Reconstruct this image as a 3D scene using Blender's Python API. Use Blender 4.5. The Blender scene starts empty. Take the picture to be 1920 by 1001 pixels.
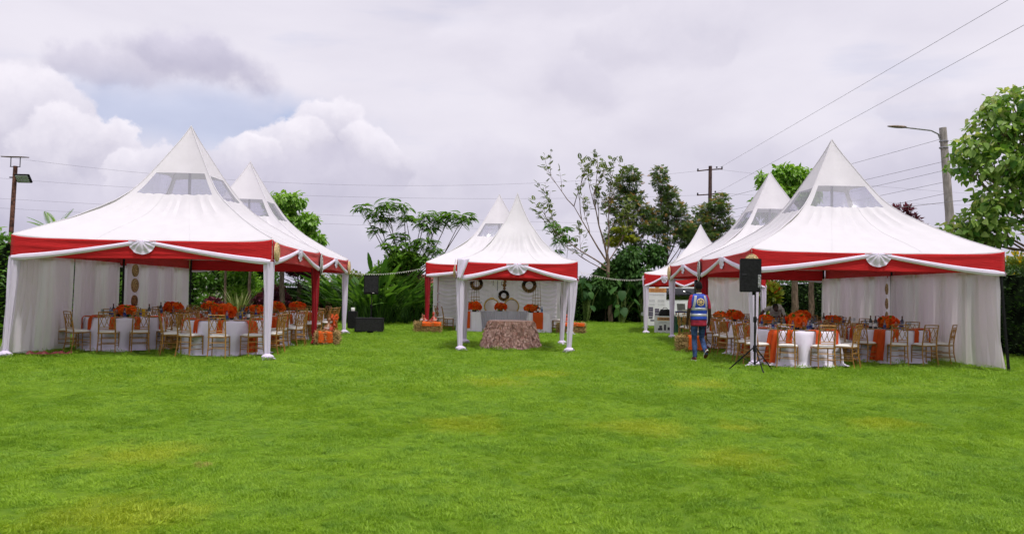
import bpy, bmesh, math, random
import numpy as np
from mathutils import Vector, Matrix, noise as mnoise
R = math.radians; PI = math.pi
rng = np.random.default_rng(7); random.seed(7)
SC = bpy.context.scene
C = SC.collection

# ------------------------------------------------------------------ camera
cam = bpy.data.objects.new('camera', bpy.data.cameras.new('camera')); C.objects.link(cam)
cam.data.sensor_width = 36; cam.data.lens = 28.0
cam.data.clip_start = .1; cam.data.clip_end = 4000
pitch, yaw, roll = .0316, .0314, .0161
fw = Vector((math.sin(yaw)*math.cos(pitch), math.cos(yaw)*math.cos(pitch), math.sin(pitch)))
r0 = Vector((math.cos(yaw), -math.sin(yaw), 0)); u0 = r0.cross(fw)
rr = r0*math.cos(roll)+u0*math.sin(roll); uu = u0*math.cos(roll)-r0*math.sin(roll)
cam.matrix_world = Matrix(((rr.x, uu.x, -fw.x, 0), (rr.y, uu.y, -fw.y, 0), (rr.z, uu.z, -fw.z, 1.5), (0, 0, 0, 1)))
SC.camera = cam
SC.view_settings.view_transform = 'Standard'; SC.view_settings.look = 'None'
SC.view_settings.exposure = 0.35; SC.view_settings.gamma = 1
SC.render.engine = 'CYCLES'
SC.cycles.use_denoising = True
SC.cycles.use_adaptive_sampling = True; SC.cycles.adaptive_threshold = .025
SC.cycles.max_bounces = 6; SC.cycles.diffuse_bounces = 3; SC.cycles.glossy_bounces = 2
SC.cycles.transmission_bounces = 4; SC.cycles.transparent_max_bounces = 8
SC.cycles.caustics_reflective = False; SC.cycles.caustics_refractive = False

# ------------------------------------------------------------------ node helper
class NT:
    def __init__(s, tree): s.t = tree; s.n = tree.nodes; s.l = tree.links
    def put(s, sock, v):
        if v is None: return
        if isinstance(v, bpy.types.NodeSocket): s.l.new(v, sock)
        elif isinstance(v, (tuple, list)):
            v = tuple(v); L = len(sock.default_value)
            sock.default_value = (v+(1,))[:L] if len(v) < L else v[:L]
        else: sock.default_value = v
    def math(s, op, a, b=None, c=None, clamp=False):
        n = s.n.new('ShaderNodeMath'); n.operation = op; n.use_clamp = clamp
        s.put(n.inputs[0], a); s.put(n.inputs[1], b); s.put(n.inputs[2], c); return n.outputs[0]
    def vec(s, op, a, b=None):
        n = s.n.new('ShaderNodeVectorMath'); n.operation = op
        s.put(n.inputs[0], a); s.put(n.inputs[1], b)
        return n.outputs['Value'] if op in ('LENGTH', 'DOT_PRODUCT', 'DISTANCE') else n.outputs[0]
    def noise(s, v, scale=1, detail=4, rough=.5, dist=0, out='Fac'):
        n = s.n.new('ShaderNodeTexNoise'); s.put(n.inputs['Vector'], v)
        n.inputs['Scale'].default_value = scale; n.inputs['Detail'].default_value = detail
        n.inputs['Roughness'].default_value = rough; n.inputs['Distortion'].default_value = dist
        return n.outputs[out]
    def mix(s, f, a, b, mode='MIX'):
        n = s.n.new('ShaderNodeMix'); n.data_type = 'RGBA'; n.blend_type = mode
        s.put(n.inputs[0], f); s.put(n.inputs[6], a); s.put(n.inputs[7], b); return n.outputs[2]
    def rmap(s, v, a, b, c=0, d=1, smooth=True):
        n = s.n.new('ShaderNodeMapRange'); n.interpolation_type = 'SMOOTHSTEP' if smooth else 'LINEAR'
        s.put(n.inputs[0], v); s.put(n.inputs[1], a); s.put(n.inputs[2], b); s.put(n.inputs[3], c); s.put(n.inputs[4], d); return n.outputs[0]
    def bump(s, h, strength=.3, dist=.01):
        n = s.n.new('ShaderNodeBump'); s.put(n.inputs['Height'], h)
        n.inputs['Strength'].default_value = strength; n.inputs['Distance'].default_value = dist; return n.outputs[0]
    def mapping(s, v, scale=(1, 1, 1), loc=(0, 0, 0), rot=(0, 0, 0)):
        n = s.n.new('ShaderNodeMapping'); s.put(n.inputs[0], v)
        n.inputs['Scale'].default_value = scale; n.inputs['Location'].default_value = loc; n.inputs['Rotation'].default_value = rot; return n.outputs[0]
    def coord(s, which='Object'):
        n = s.n.new('ShaderNodeTexCoord'); return n.outputs[which]
    def pos(s): return s.n.new('ShaderNodeNewGeometry').outputs['Position']
    def attr(s, name):
        n = s.n.new('ShaderNodeAttribute'); n.attribute_name = name; return n.outputs['Fac']

# ------------------------------------------------------------------ sky: veil of cloud with cumulus and a few blue gaps
SUN = Vector((.20, -.31, .93)).normalized()
W = bpy.data.worlds.new('World'); SC.world = W; W.use_nodes = True
nt = NT(W.node_tree); nt.n.clear()
W.cycles.sampling_method = 'MANUAL'; W.cycles.sample_map_resolution = 256
sky = nt.n.new('ShaderNodeTexSky'); sky.sky_type = 'NISHITA'; sky.sun_disc = False
sky.sun_elevation = math.asin(SUN.z); sky.sun_rotation = math.atan2(SUN.x, SUN.y); sky.air_density = 1.0; sky.dust_density = .6
d = nt.coord('Generated')
sep = nt.n.new('ShaderNodeSeparateXYZ'); nt.put(sep.inputs[0], d)
el = sep.outputs[2]
v1 = nt.noise(nt.mapping(d, (1, 1, 3.0), (1.7, .3, .2)), 2.6, 6, .5, .3)
veil = nt.mix(nt.rmap(v1, .30, .68), (.655, .63, .72), (.765, .735, .81))
veil = nt.mix(nt.rmap(el, .0, .20), (.52, .50, .61), veil)
# thin blue gaps
gapn = nt.noise(nt.mapping(d, (1, 1, 5.5), (.9, .4, .66)), 3.3, 5, .55)
dd = nt.vec('SUBTRACT', d, (-.345, .915, .194))
hole = nt.rmap(nt.math('ADD', nt.vec('LENGTH', nt.mapping(dd, (1, 1, 4.2))), nt.math('MULTIPLY', nt.noise(d, 14, 4), .12)), .12, .30, 1, 0)
blue = nt.mix(.5, nt.mix(1.0, sky.outputs[0], (.12, .12, .12), 'MULTIPLY'), (.33, .40, .68))
veil = nt.mix(nt.math('MAXIMUM', nt.math('MULTIPLY', nt.rmap(gapn, .60, .74), .15), nt.math('MULTIPLY', hole, .95)), veil, blue)
# broad soft cumulus all round the sky
q = nt.mapping(d, (1, 1, 1.9), (.37, .06, .115)); q2 = nt.mapping(d, (1, 1, 1.9), (.355, .06, .165))
nA = nt.noise(q, 3.1, 8, .5, .1); nB = nt.noise(q2, 3.1, 8, .5, .1)
lit = nt.math('ADD', nt.math('MULTIPLY', nt.math('SUBTRACT', nA, nB), 3.2), .58, clamp=True)
col = nt.mix(nt.math('MULTIPLY', nt.rmap(nA, .50, .60), .5), veil, nt.mix(lit, (.53, .505, .61), (.80, .765, .84)))
# cumulus heads seen over the tents: direction, half width, half height, strength, brightness of the top
wn = nt.noise(d, 7.5, 9, .58, 0, 'Color')
warp = nt.vec('MULTIPLY', nt.vec('SUBTRACT', wn, (.5, .5, .5)), (.16, .16, .13))
dw = nt.vec('ADD', d, warp)
fine = nt.noise(nt.vec('ADD', d, nt.vec('MULTIPLY', warp, (.5, .5, .5))), 15, 6, .55)
CLOUDS = [
    (-0.338, 0.906, 0.255, 0.091, 0.043, 1.0, 0.05),
    (-0.424, 0.875, 0.233, 0.070, 0.026, 0.7, 0.2),
    (0.111, 0.962, 0.250, 0.078, 0.049, 0.35, 0.20),
    (0.196, 0.930, 0.311, 0.127, 0.038, 0.30, 0.90),
    (0.438, 0.887, 0.144, 0.115, 0.042, 0.45, 0.25),
    (0.296, 0.941, 0.163, 0.083, 0.038, 0.30, 0.30),
    (-0.037, 0.988, 0.150, 0.106, 0.046, 0.40, 0.30),
    (0.057, 0.993, 0.106, 0.173, 0.040, 0.40, 0.20),
    (-0.498, 0.851, 0.167, 0.079, 0.070, 0.95, 1.00),
    (-0.457, 0.878, 0.142, 0.061, 0.055, 0.95, 1.00),
    (-0.417, 0.897, 0.149, 0.045, 0.045, 0.95, 1.00),
    (-0.380, 0.917, 0.120, 0.055, 0.043, 0.80, 0.90),
    (-0.462, 0.882, 0.090, 0.151, 0.055, 0.80, 0.35),
    (-0.198, 0.963, 0.182, 0.068, 0.061, 0.95, 1.00),
    (-0.249, 0.955, 0.163, 0.060, 0.051, 0.95, 1.00),
    (-0.293, 0.944, 0.150, 0.047, 0.038, 0.90, 1.00),
    (-0.148, 0.976, 0.159, 0.052, 0.049, 0.85, 0.90),
    (-0.229, 0.966, 0.117, 0.148, 0.058, 0.80, 0.30),
    (-0.344, 0.935, 0.086, 0.099, 0.037, 0.70, 0.35),
    (0.489, 0.848, 0.204, 0.070, 0.035, 0.30, 0.80),
]
for (cx, cy, cz, rx_, rz_, st, br) in CLOUDS:
    l = nt.vec('MULTIPLY', nt.vec('SUBTRACT', dw, (cx, cy, cz)), (1/rx_, 1/rx_, 1/rz_))
    f = nt.math('SUBTRACT', 1.0, nt.vec('LENGTH', l))
    sp_ = nt.n.new('ShaderNodeSeparateXYZ'); nt.put(sp_.inputs[0], l)
    sh_ = nt.math('ADD', nt.rmap(sp_.outputs[2], -.75, .75, 0, .85, False), nt.math('MULTIPLY', nt.math('SUBTRACT', fine, .5), .9), clamp=True)
    top = tuple(y_*(1-br)+x*br for x, y_ in zip((.885, .845, .905), (.635, .605, .72))); cc_ = nt.mix(sh_, (.42, .405, .525), top)
    edge = nt.math('MULTIPLY', nt.rmap(f, .0, .14 if br > .6 else .5), nt.rmap(sp_.outputs[2], -1.0, -.15, 0, 1))
    col = nt.mix(nt.math('MULTIPLY', edge, st), col, cc_)
col = nt.mix(1.0, col, (8.85, 8.85, 8.9), 'MULTIPLY')
bg = nt.n.new('ShaderNodeBackground'); bg.inputs[1].default_value = .1
nt.put(bg.inputs[0], col)
wo = nt.n.new('ShaderNodeOutputWorld'); nt.l.new(bg.outputs[0], wo.inputs[0])

sl = bpy.data.lights.new('sun', 'SUN'); sl.energy = 2.3; sl.angle = R(7); sl.color = (1, .96, .9)
so = bpy.data.objects.new('sun', sl); C.objects.link(so); so.rotation_euler = (-SUN).to_track_quat('-Z', 'Y').to_euler(); so.location = (8, -4, 30)

# ------------------------------------------------------------------ materials
M = {}
def newmat(name):
    m = bpy.data.materials.new(name); m.use_nodes = True; M[name] = m
    t = NT(m.node_tree); t.n.clear(); t.out = t.n.new('ShaderNodeOutputMaterial'); return m, t
def pbsdf(t, col, rough=.6, metal=0, normal=None, spec=.4, sheen=0):
    b = t.n.new('ShaderNodeBsdfPrincipled'); t.put(b.inputs['Base Color'], col); t.put(b.inputs['Roughness'], rough)
    b.inputs['Metallic'].default_value = metal; b.inputs['Specular IOR Level'].default_value = spec
    if sheen: b.inputs['Sheen Weight'].default_value = sheen
    if normal is not None: t.l.new(normal, b.inputs['Normal'])
    return b.outputs[0]
def shmix(t, f, a, b):
    n = t.n.new('ShaderNodeMixShader'); t.put(n.inputs[0], f); t.l.new(a, n.inputs[1]); t.l.new(b, n.inputs[2]); return n.outputs[0]
def plain(name, col, rough=.6, metal=0, var=.12, scale=8, bump=.15, bs=40, spec=.4, stretch=(1, 1, 1), sheen=0):
    m, t = newmat(name)
    co = t.mapping(t.coord('Object'), stretch)
    n = t.noise(co, scale, 5, .6)
    c2 = tuple(max(0, x*(1-var*2)) for x in col); c3 = tuple(min(1, x*(1+var)) for x in col)
    cc = t.mix(t.rmap(n, .3, .7), c2, c3)
    nb = t.bump(t.noise(co, bs, 4, .6), bump, .01) if bump else None
    t.l.new(pbsdf(t, cc, rough, metal, nb, spec, sheen), t.out.inputs[0]); return m
def fabric(name, col, trans=.15, clear=0., var=.06, bump=.25, bs=6, stretch=(1, 1, 1), rough=.8, tcol=None):
    m, t = newmat(name)
    co = t.mapping(t.coord('Object'), stretch)
    n = t.noise(co, 3, 4, .6)
    cc = t.mix(t.rmap(n, .3, .7), tuple(x*(1-var) for x in col), col)
    nb = t.bump(t.noise(co, bs, 6, .6), bump, .03)
    sh = pbsdf(t, cc, rough, 0, nb, .2, .1)
    if trans:
        tr = t.n.new('ShaderNodeBsdfTranslucent'); t.put(tr.inputs[0], tcol or col); t.l.new(nb, tr.inputs[1])
        sh = shmix(t, trans, sh, tr.outputs[0])
    if clear:
        tp = t.n.new('ShaderNodeBsdfTransparent'); sh = shmix(t, clear, sh, tp.outputs[0])
    t.l.new(sh, t.out.inputs[0]); return m
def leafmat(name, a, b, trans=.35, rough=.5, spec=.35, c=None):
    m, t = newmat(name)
    f = t.attr('tone')
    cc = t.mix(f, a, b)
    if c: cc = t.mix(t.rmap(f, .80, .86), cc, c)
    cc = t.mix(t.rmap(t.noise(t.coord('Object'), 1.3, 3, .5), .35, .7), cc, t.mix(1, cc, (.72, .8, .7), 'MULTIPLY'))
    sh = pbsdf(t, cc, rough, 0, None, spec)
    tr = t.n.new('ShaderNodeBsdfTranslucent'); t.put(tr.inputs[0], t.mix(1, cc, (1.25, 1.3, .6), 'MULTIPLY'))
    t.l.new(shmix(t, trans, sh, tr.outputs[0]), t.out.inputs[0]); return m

fabric('pvc_white', (.73, .705, .75), .14, 0, .05, .3, 2.2, rough=.5, tcol=(.9, .87, .82))
fabric('red_cloth', (.62, .018, .022), .10, 0, .18, .5, 5, (1.2, 1.2, 9), tcol=(.5, .02, .02))
fabric('deep_red_cloth', (.36, .008, .018), .1, 0, .3, .4, 10, (6, 6, .6))
fabric('white_cloth', (.86, .79, .97), .15, 0, .06, .35, 9)
fabric('leg_white', (.90, .81, 1.0), .28, 0, .05, .35, 9, (6, 6, .7))
fabric('table_linen', (.86, .80, .95), .08, 0, .05, .3, 5)
fabric('sheer', (.98, .91, .98), .70, .10, .08, .2, 5, (5, 5, .3), tcol=(.97, .90, .95))
fabric('backdrop_cloth', (.95, .88, .98), .42, 0, .05, .3, 6)
fabric('orange_cloth', (.66, .085, .012), .1, 0, .2, .3, 9)
fabric('bright_orange', (.83, .125, .012), .1, 0, .15, .4, 12)
fabric('silver_cloth', (.72, .71, .83), .1, 0, .1, .2, 8, (6, 6, .5), rough=.42)
fabric('cushion', (.80, .77, .73), .0, 0, .06, .2, 12)
plain('bronze_ruffle', (.74, .42, .33), .40, .25, .14, 14, .5, 30, .6)
plain('gold_paint', (.40, .195, .045), .38, .3, .18, 12, .15, 60, .5)
plain('bright_gold', (.70, .50, .18), .3, .7, .15, 12, .1, 60, .5)
plain('charger', (.62, .42, .20), .4, .3, .2, 20, .2, 60)
plain('ceramic', (.80, .79, .77), .25, 0, .03, 8, 0)
plain('white_metal', (.72, .72, .74), .4, .1, .05, 6, .05)
plain('grey_metal', (.34, .34, .36), .45, .6, .15, 10, .1)
plain('black_paint', (.012, .012, .014), .6, 0, .3, 25, .3, 180, .2)
plain('black_gloss', (.012, .012, .014), .25, 0, .2, 20, .05, 80, .5)
plain('black_grille', (.02, .02, .023), .7, .2, .3, 30, .6, 400)
plain('dark_glass', (.012, .014, .017), .06, 0, .1, 3, 0, spec=.7)
plain('rust_steel', (.17, .075, .05), .75, .2, .4, 9, .4, 60)
plain('concrete', (.36, .325, .30), .9, 0, .25, 3, .6, 30, .2, (2, 2, .5))
plain('pole_wood', (.115, .075, .065), .9, 0, .4, 5, .6, 30, .2, (4, 4, .4))
plain('wire_black', (.16, .155, .18), .6, 0, .1, 4, 0)
plain('lamp_body', (.26, .20, .16), .6, .3, .2, 8, .1)
plain('solar_cell', (.22, .17, .15), .35, .2, .3, 14, .05)
plain('led_lens', (.42, .47, .45), .2, 0, .1, 8, .05)
plain('wicker_coil', (.62, .44, .22), .8, 0, .2, 30, .5, 90, .2)
plain('wicker', (.80, .60, .34), .8, 0, .25, 30, .7, 90, .2)
plain('wicker_brown', (.32, .16, .07), .8, 0, .35, 30, .7, 90, .2)
plain('bead_black', (.02, .018, .02), .4, 0, .3, 30, .3)
plain('bead_white', (.80, .77, .74), .5, 0, .1, 30, .3)
plain('feather_dark', (.035, .02, .016), .7, 0, .5, 20, .5)
plain('feather_tan', (.38, .235, .09), .7, 0, .4, 20, .5)
plain('straw', (.52, .36, .155), .85, 0, .4, 30, .5, 90, .2)
plain('straw_core', (.30, .20, .085), .95, 0, .4, 22, .8, 60, .1)
plain('calabash_red', (.50, .075, .045), .35, 0, .3, 9, .15)
plain('calabash_brown', (.28, .12, .05), .4, 0, .3, 9, .15)
plain('wine_glass_bottle', (.012, .014, .012), .1, 0, .1, 5, 0, spec=.6)
plain('bark', (.13, .095, .075), .95, 0, .35, 7, .8, 22, .15, (3, 3, .6))
plain('bark_pale', (.24, .17, .125), .95, 0, .3, 7, .7, 22, .15, (3, 3, .6))
plain('stalk', (.17, .24, .06), .7, 0, .3, 8, .2)
plain('earth', (.10, .085, .05), 1, 0, .4, 2, .6, 12, .1)
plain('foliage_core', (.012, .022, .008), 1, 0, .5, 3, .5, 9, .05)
plain('van_white', (.72, .73, .76), .25, 0, .04, 2, 0, spec=.6)
plain('rubber', (.02, .02, .02), .85, 0, .3, 12, .3)
plain('amber_lens', (.65, .22, .02), .2, 0, .1, 8, 0)
plain('red_lens', (.45, .01, .01), .2, 0, .1, 8, 0)
plain('roof_tile', (.30, .12, .095), .85, 0, .25, 6, .5, 20, .2)
plain('stucco', (.50, .45, .40), .9, 0, .1, 4, .3, 40)
plain('skin_dark', (.052, .024, .015), .5, 0, .15, 18, .1, 120, .35)
plain('hair_black', (.008, .007, .007), .9, 0, .3, 40, .6, 150, .2)
plain('shirt_red', (.36, .028, .055), .85, 0, .2, 14, .4, 30, .2)
plain('shirt_white', (.58, .55, .52), .85, 0, .1, 10, .4, 25, .2)
plain('jeans', (.045, .085, .21), .85, 0, .35, 10, .4, 40, .2)
plain('vest_blue', (.028, .075, .46), .6, 0, .15, 10, .35, 22, .3)
plain('reflective', (.50, .52, .55), .35, .2, .08, 10, .1)
plain('shoe_red', (.11, .012, .014), .6, 0, .2, 20, .2)
plain('shoe_white', (.72, .70, .68), .6, 0, .08, 20, .1)
plain('emblem_navy', (.02, .03, .13), .6, 0, .1, 20, 0)
plain('emblem_gold', (.78, .58, .26), .5, 0, .1, 20, 0)
plain('banner_white', (.76, .75, .80), .5, 0, .04, 3, 0)
plain('banner_orange', (.62, .30, .10), .5, 0, .1, 6, 0)
plain('print_dark', (.07, .06, .09), .6, 0, .3, 12, 0)
plain('print_purple', (.11, .09, .15), .6, 0, .3, 20, 0)
plain('print_grey', (.42, .42, .48), .6, 0, .2, 12, 0)
plain('print_red', (.42, .14, .06), .6, 0, .2, 12, 0)
plain('crate_green', (.012, .085, .045), .5, 0, .2, 10, .1)
plain('blue_cloth', (.03, .05, .22), .7, 0, .2, 10, .3)
plain('screen_grey', (.30, .32, .31), .35, 0, .1, 4, 0)
leafmat('rose_orange', (.95, .07, .004), (1.0, .30, .03), .35)
leafmat('leaf_hedge', (0.029, 0.07, 0.017), (0.094, 0.181, 0.036), .25, .45)
leafmat('leaf_olive', (0.102, 0.152, 0.029), (0.246, 0.304, 0.065), .3)
leafmat('leaf_mid', (0.065, 0.16, 0.026), (0.174, 0.348, 0.051), .35)
leafmat('leaf_bright', (0.123, 0.29, 0.032), (0.334, 0.536, 0.08), .4, .4, .5)
leafmat('leaf_poplar', (.07, .19, .025), (.40, .54, .13), .4, .4, .35, (.55, .58, .24))
leafmat('leaf_deep', (.030, .085, .020), (.085, .18, .038), .25, .55, .15)
leafmat('leaf_banana', (.055, .14, .028), (.15, .29, .055), .3, .5, .2)
leafmat('leaf_cassia', (.065, .13, .045), (.23, .31, .11), .35, .45, .35, (.50, .30, .10))
leafmat('leaf_yellowish', (0.232, 0.275, 0.029), (0.493, 0.493, 0.058), .4)
leafmat('leaf_purple', (0.065, 0.017, 0.029), (0.203, 0.036, 0.08), .3)
leafmat('leaf_yucca', (0.189, 0.246, 0.072), (0.493, 0.522, 0.217), .2)
leafmat('leaf_croton', (.14, .20, .03), (.42, .38, .05), .25, .4, .3, (.34, .05, .02))
leafmat('leaf_frond', (.075, .18, .025), (.19, .34, .05), .4, .5, .25)
m, t = newmat('ruffle_satin')
cc = t.mix(t.attr('tone'), (.55, .28, .21), (.92, .64, .54))
t.l.new(pbsdf(t, cc, .36, .35, None, .6), t.out.inputs[0])
leafmat('petal_white', (.75, .70, .70), (.85, .82, .82), .3)
leafmat('petal_yellow', (.55, .33, .02), (.75, .50, .04), .3)
leafmat('petal_scarlet', (.55, .05, .02), (.8, .14, .03), .3)

def clear_mat(name, tint, refl, rough, haze=0):
    m, t = newmat(name)
    tp = t.n.new('ShaderNodeBsdfTransparent'); t.put(tp.inputs[0], tint)
    g = t.n.new('ShaderNodeBsdfGlossy'); g.inputs['Roughness'].default_value = rough; t.put(g.inputs[0], (.9, .9, .95))
    t.l.new(t.bump(t.noise(t.coord('Object'), 5, 4, .6), .12, .03), g.inputs['Normal'])
    sh_ = shmix(t, refl, tp.outputs[0], g.outputs[0])
    if haze: sh_ = shmix(t, haze, sh_, pbsdf(t, (.62, .61, .68), .5))
    t.l.new(sh_, t.out.inputs[0])
clear_mat('clear_pvc', (.82, .82, .90), .14, .12, .26)
clear_mat('clear_glass', (.80, .84, .86), .06, .05)
clear_mat('water_bottle', (.55, .68, .85), .10, .1)

# lawn: one colour field in world space for the soil sheet and the grass on it
def lawn_color(t):
    p = t.pos()
    n1 = t.noise(p, .55, 4, .6); n2 = t.noise(p, 3.2, 5, .65); n3 = t.noise(p, 14, 4, .6)
    c = t.mix(t.rmap(n1, .3, .7), (.205, .375, .013), (.295, .47, .018))
    c = t.mix(t.rmap(n2, .42, .72), c, (.13, .285, .022))
    c = t.mix(t.math('MULTIPLY', t.rmap(n3, .28, .52, 1, 0), .5), c, (.085, .20, .012))
    c = t.mix(t.math('MULTIPLY', t.rmap(n3, .5, .75), .5), c, (.31, .46, .05))
    y = None
    for (x, yy, r) in ((.14, 13.3, .85), (1.7, 9.0, .75), (2.3, 7.4, .6), (-3.1, 7.3, .7), (-.2, 9.1, .7), (3.7, 13.4, .7), (4.7, 9.4, .6), (1, 14.8, .7), (-2.4, 5.3, .7), (2.9, 9.1, .4)):
        v = t.vec('SUBTRACT', p, (x, yy, 0))
        dl = t.math('ADD', t.vec('LENGTH', v), t.math('MULTIPLY', t.math('SUBTRACT', t.noise(p, 1.7, 5, .7), .5), 1.5))
        f = t.rmap(dl, r*.1, r*1.15, 1, 0)
        y = f if y is None else t.math('MAXIMUM', y, f)
    c = t.mix(t.math('MULTIPLY', y, .72), c, (.46, .50, .025))
    dry = t.rmap(t.vec('LENGTH', t.vec('SUBTRACT', p, (-2.38, 6.91, 0))), .03, .12, .75, 0)
    return t.mix(dry, c, (.40, .27, .10))
m, t = newmat('lawn_soil')
c = t.mix(.62, lawn_color(t), (.075, .14, .008))
t.l.new(pbsdf(t, c, .9, 0, t.bump(t.noise(t.pos(), 22, 6, .7), .9, .04), .15), t.out.inputs[0])
m, t = newmat('grass_blade')
c = t.mix(t.math('MULTIPLY', t.attr('tone'), .45), lawn_color(t), (.32, .47, .08))
sh = pbsdf(t, c, .55, 0, None, .25)
tr = t.n.new('ShaderNodeBsdfTranslucent'); t.put(tr.inputs[0], t.mix(1, c, (1.2, 1.2, .7), 'MULTIPLY'))
t.l.new(shmix(t, .3, sh, tr.outputs[0]), t.out.inputs[0])

# ------------------------------------------------------------------ mesh helpers
def tag(o, label=None, cat=None, group=None, kind=None):
    if label: o['label'] = label
    if cat: o['category'] = cat
    if group: o['group'] = group
    if kind: o['kind'] = kind
    return o
def link_mesh(name, me, mat=None, parent=None, loc=None, rot=None):
    if mat is not None and not me.materials: me.materials.append(M[mat] if isinstance(mat, str) else mat)
    o = bpy.data.objects.new(name, me); C.objects.link(o)
    if parent: o.parent = parent
    if loc is not None: o.location = loc
    if rot is not None: o.rotation_euler = rot
    return o
def thing(name, label, cat, loc=(0, 0, 0), rz=0, group=None):
    o = bpy.data.objects.new(name, None); C.objects.link(o); o.empty_display_size = .2
    o.location = loc; o.rotation_euler = (0, 0, rz); return tag(o, label, cat, group)
def copy_tree(o, parent=None):
    c = o.copy(); C.objects.link(c); c.parent = parent
    for ch in list(o.children): copy_tree(ch, c)
    return c
class MB:
    def __init__(s): s.v = []; s.f = []
    def add(s, v, f):
        k = len(s.v); s.v += [tuple(a) for a in v]; s.f += [tuple(i+k for i in a) for a in f]; return s
    def box(s, c, d, rz=0, taper=1, rx=0):
        x, y, z = (a/2 for a in d); v = []
        for k, zz in ((1, -z), (taper, z)):
            v += [(-x*k, -y*k, zz), (x*k, -y*k, zz), (x*k, y*k, zz), (-x*k, y*k, zz)]
        m = Matrix.Translation(c) @ Matrix.Rotation(rz, 4, 'Z') @ Matrix.Rotation(rx, 4, 'X')
        return s.add([m @ Vector(a) for a in v], [(3, 2, 1, 0), (4, 5, 6, 7), (0, 1, 5, 4), (1, 2, 6, 5), (2, 3, 7, 6), (3, 0, 4, 7)])
    def bar(s, a, b, w, h=None, n=4): return s.tube([a, b], [w, w], n)
    def tube(s, pts, rad, n=8, caps=True, fn=None):
        P = [Vector(p) for p in pts]; k = len(P)
        if not hasattr(rad, '__len__'): rad = [rad]*k
        v = []; T0 = None
        for i in range(k):
            T = (P[min(i+1, k-1)]-P[max(i-1, 0)]).normalized()
            if T0 is None:
                ref = Vector((0, 0, 1)) if abs(T.z) < .9 else Vector((1, 0, 0))
                A = T.cross(ref).normalized()
            else:
                A = (A-T*A.dot(T)); A = A.normalized() if A.length > 1e-6 else T.orthogonal().normalized()
            B = T.cross(A); T0 = T
            ra = rad[i] if hasattr(rad[i], '__len__') else (rad[i], rad[i])
            for j in range(n):
                a = 2*PI*j/n; m = fn(i, a) if fn else 1
                v.append(P[i]+A*math.cos(a)*ra[0]*m+B*math.sin(a)*ra[1]*m)
        f = [(i*n+j, i*n+(j+1) % n, (i+1)*n+(j+1) % n, (i+1)*n+j) for i in range(k-1) for j in range(n)]
        if caps: f += [tuple(range(n-1, -1, -1)), tuple((k-1)*n+j for j in range(n))]
        return s.add(v, f)
    def lathe(s, prof, n=24, c=(0, 0, 0), fn=None, caps=True):
        v = []
        for i, (r, z) in enumerate(prof):
            for j in range(n):
                a = 2*PI*j/n; m, dz = fn(i, a) if fn else (1, 0)
                v.append((c[0]+r*m*math.cos(a), c[1]+r*m*math.sin(a), c[2]+z+dz))
        k = len(prof)
        f = [(i*n+j, i*n+(j+1) % n, (i+1)*n+(j+1) % n, (i+1)*n+j) for i in range(k-1) for j in range(n)]
        if caps: f += [tuple(range(n-1, -1, -1)), tuple((k-1)*n+j for j in range(n))]
        return s.add(v, f)
    def grid(s, fn, nu, nv, close=False):
        v = [fn(i/nu, j/nv) for j in range(nv+1) for i in range(nu+(0 if close else 1))]
        w = nu if close else nu+1
        f = [(j*w+i, j*w+(i+1) % w, (j+1)*w+(i+1) % w, (j+1)*w+i) for j in range(nv) for i in range(nu)]
        return s.add(v, f)
    def ell(s, c, r, n=12, m=8):
        prof = [(max(1e-4, math.sin(PI*i/m)), -math.cos(PI*i/m)) for i in range(m+1)]
        v = []
        for (a, z) in prof:
            for j in range(n): v.append((c[0]+r[0]*a*math.cos(2*PI*j/n), c[1]+r[1]*a*math.sin(2*PI*j/n), c[2]+r[2]*z))
        return s.add(v, [(i*n+j, i*n+(j+1) % n, (i+1)*n+(j+1) % n, (i+1)*n+j) for i in range(m) for j in range(n)])
    def mesh(s, name, smooth=True, bevel=0, ang=40):
        me = bpy.data.meshes.new(name); me.from_pydata(s.v, [], s.f)
        if bevel:
            b = bmesh.new(); b.from_mesh(me)
            bmesh.ops.bevel(b, geom=b.edges[:], offset=bevel, segments=2, affect='EDGES', clamp_overlap=True)
            b.to_mesh(me); b.free()
        me.update()
        if smooth:
            me.shade_smooth(); me.set_sharp_from_angle(angle=R(ang))
        return me
    def build(s, name, mat, parent=None, smooth=True, bevel=0, loc=None, rot=None, ang=40):
        return link_mesh(name, s.mesh(name, smooth, bevel, ang), mat, parent, loc, rot)
def solid(o, th):
    mo = o.modifiers.new('thickness', 'SOLIDIFY'); mo.thickness = th; mo.offset = 0; return o

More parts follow.
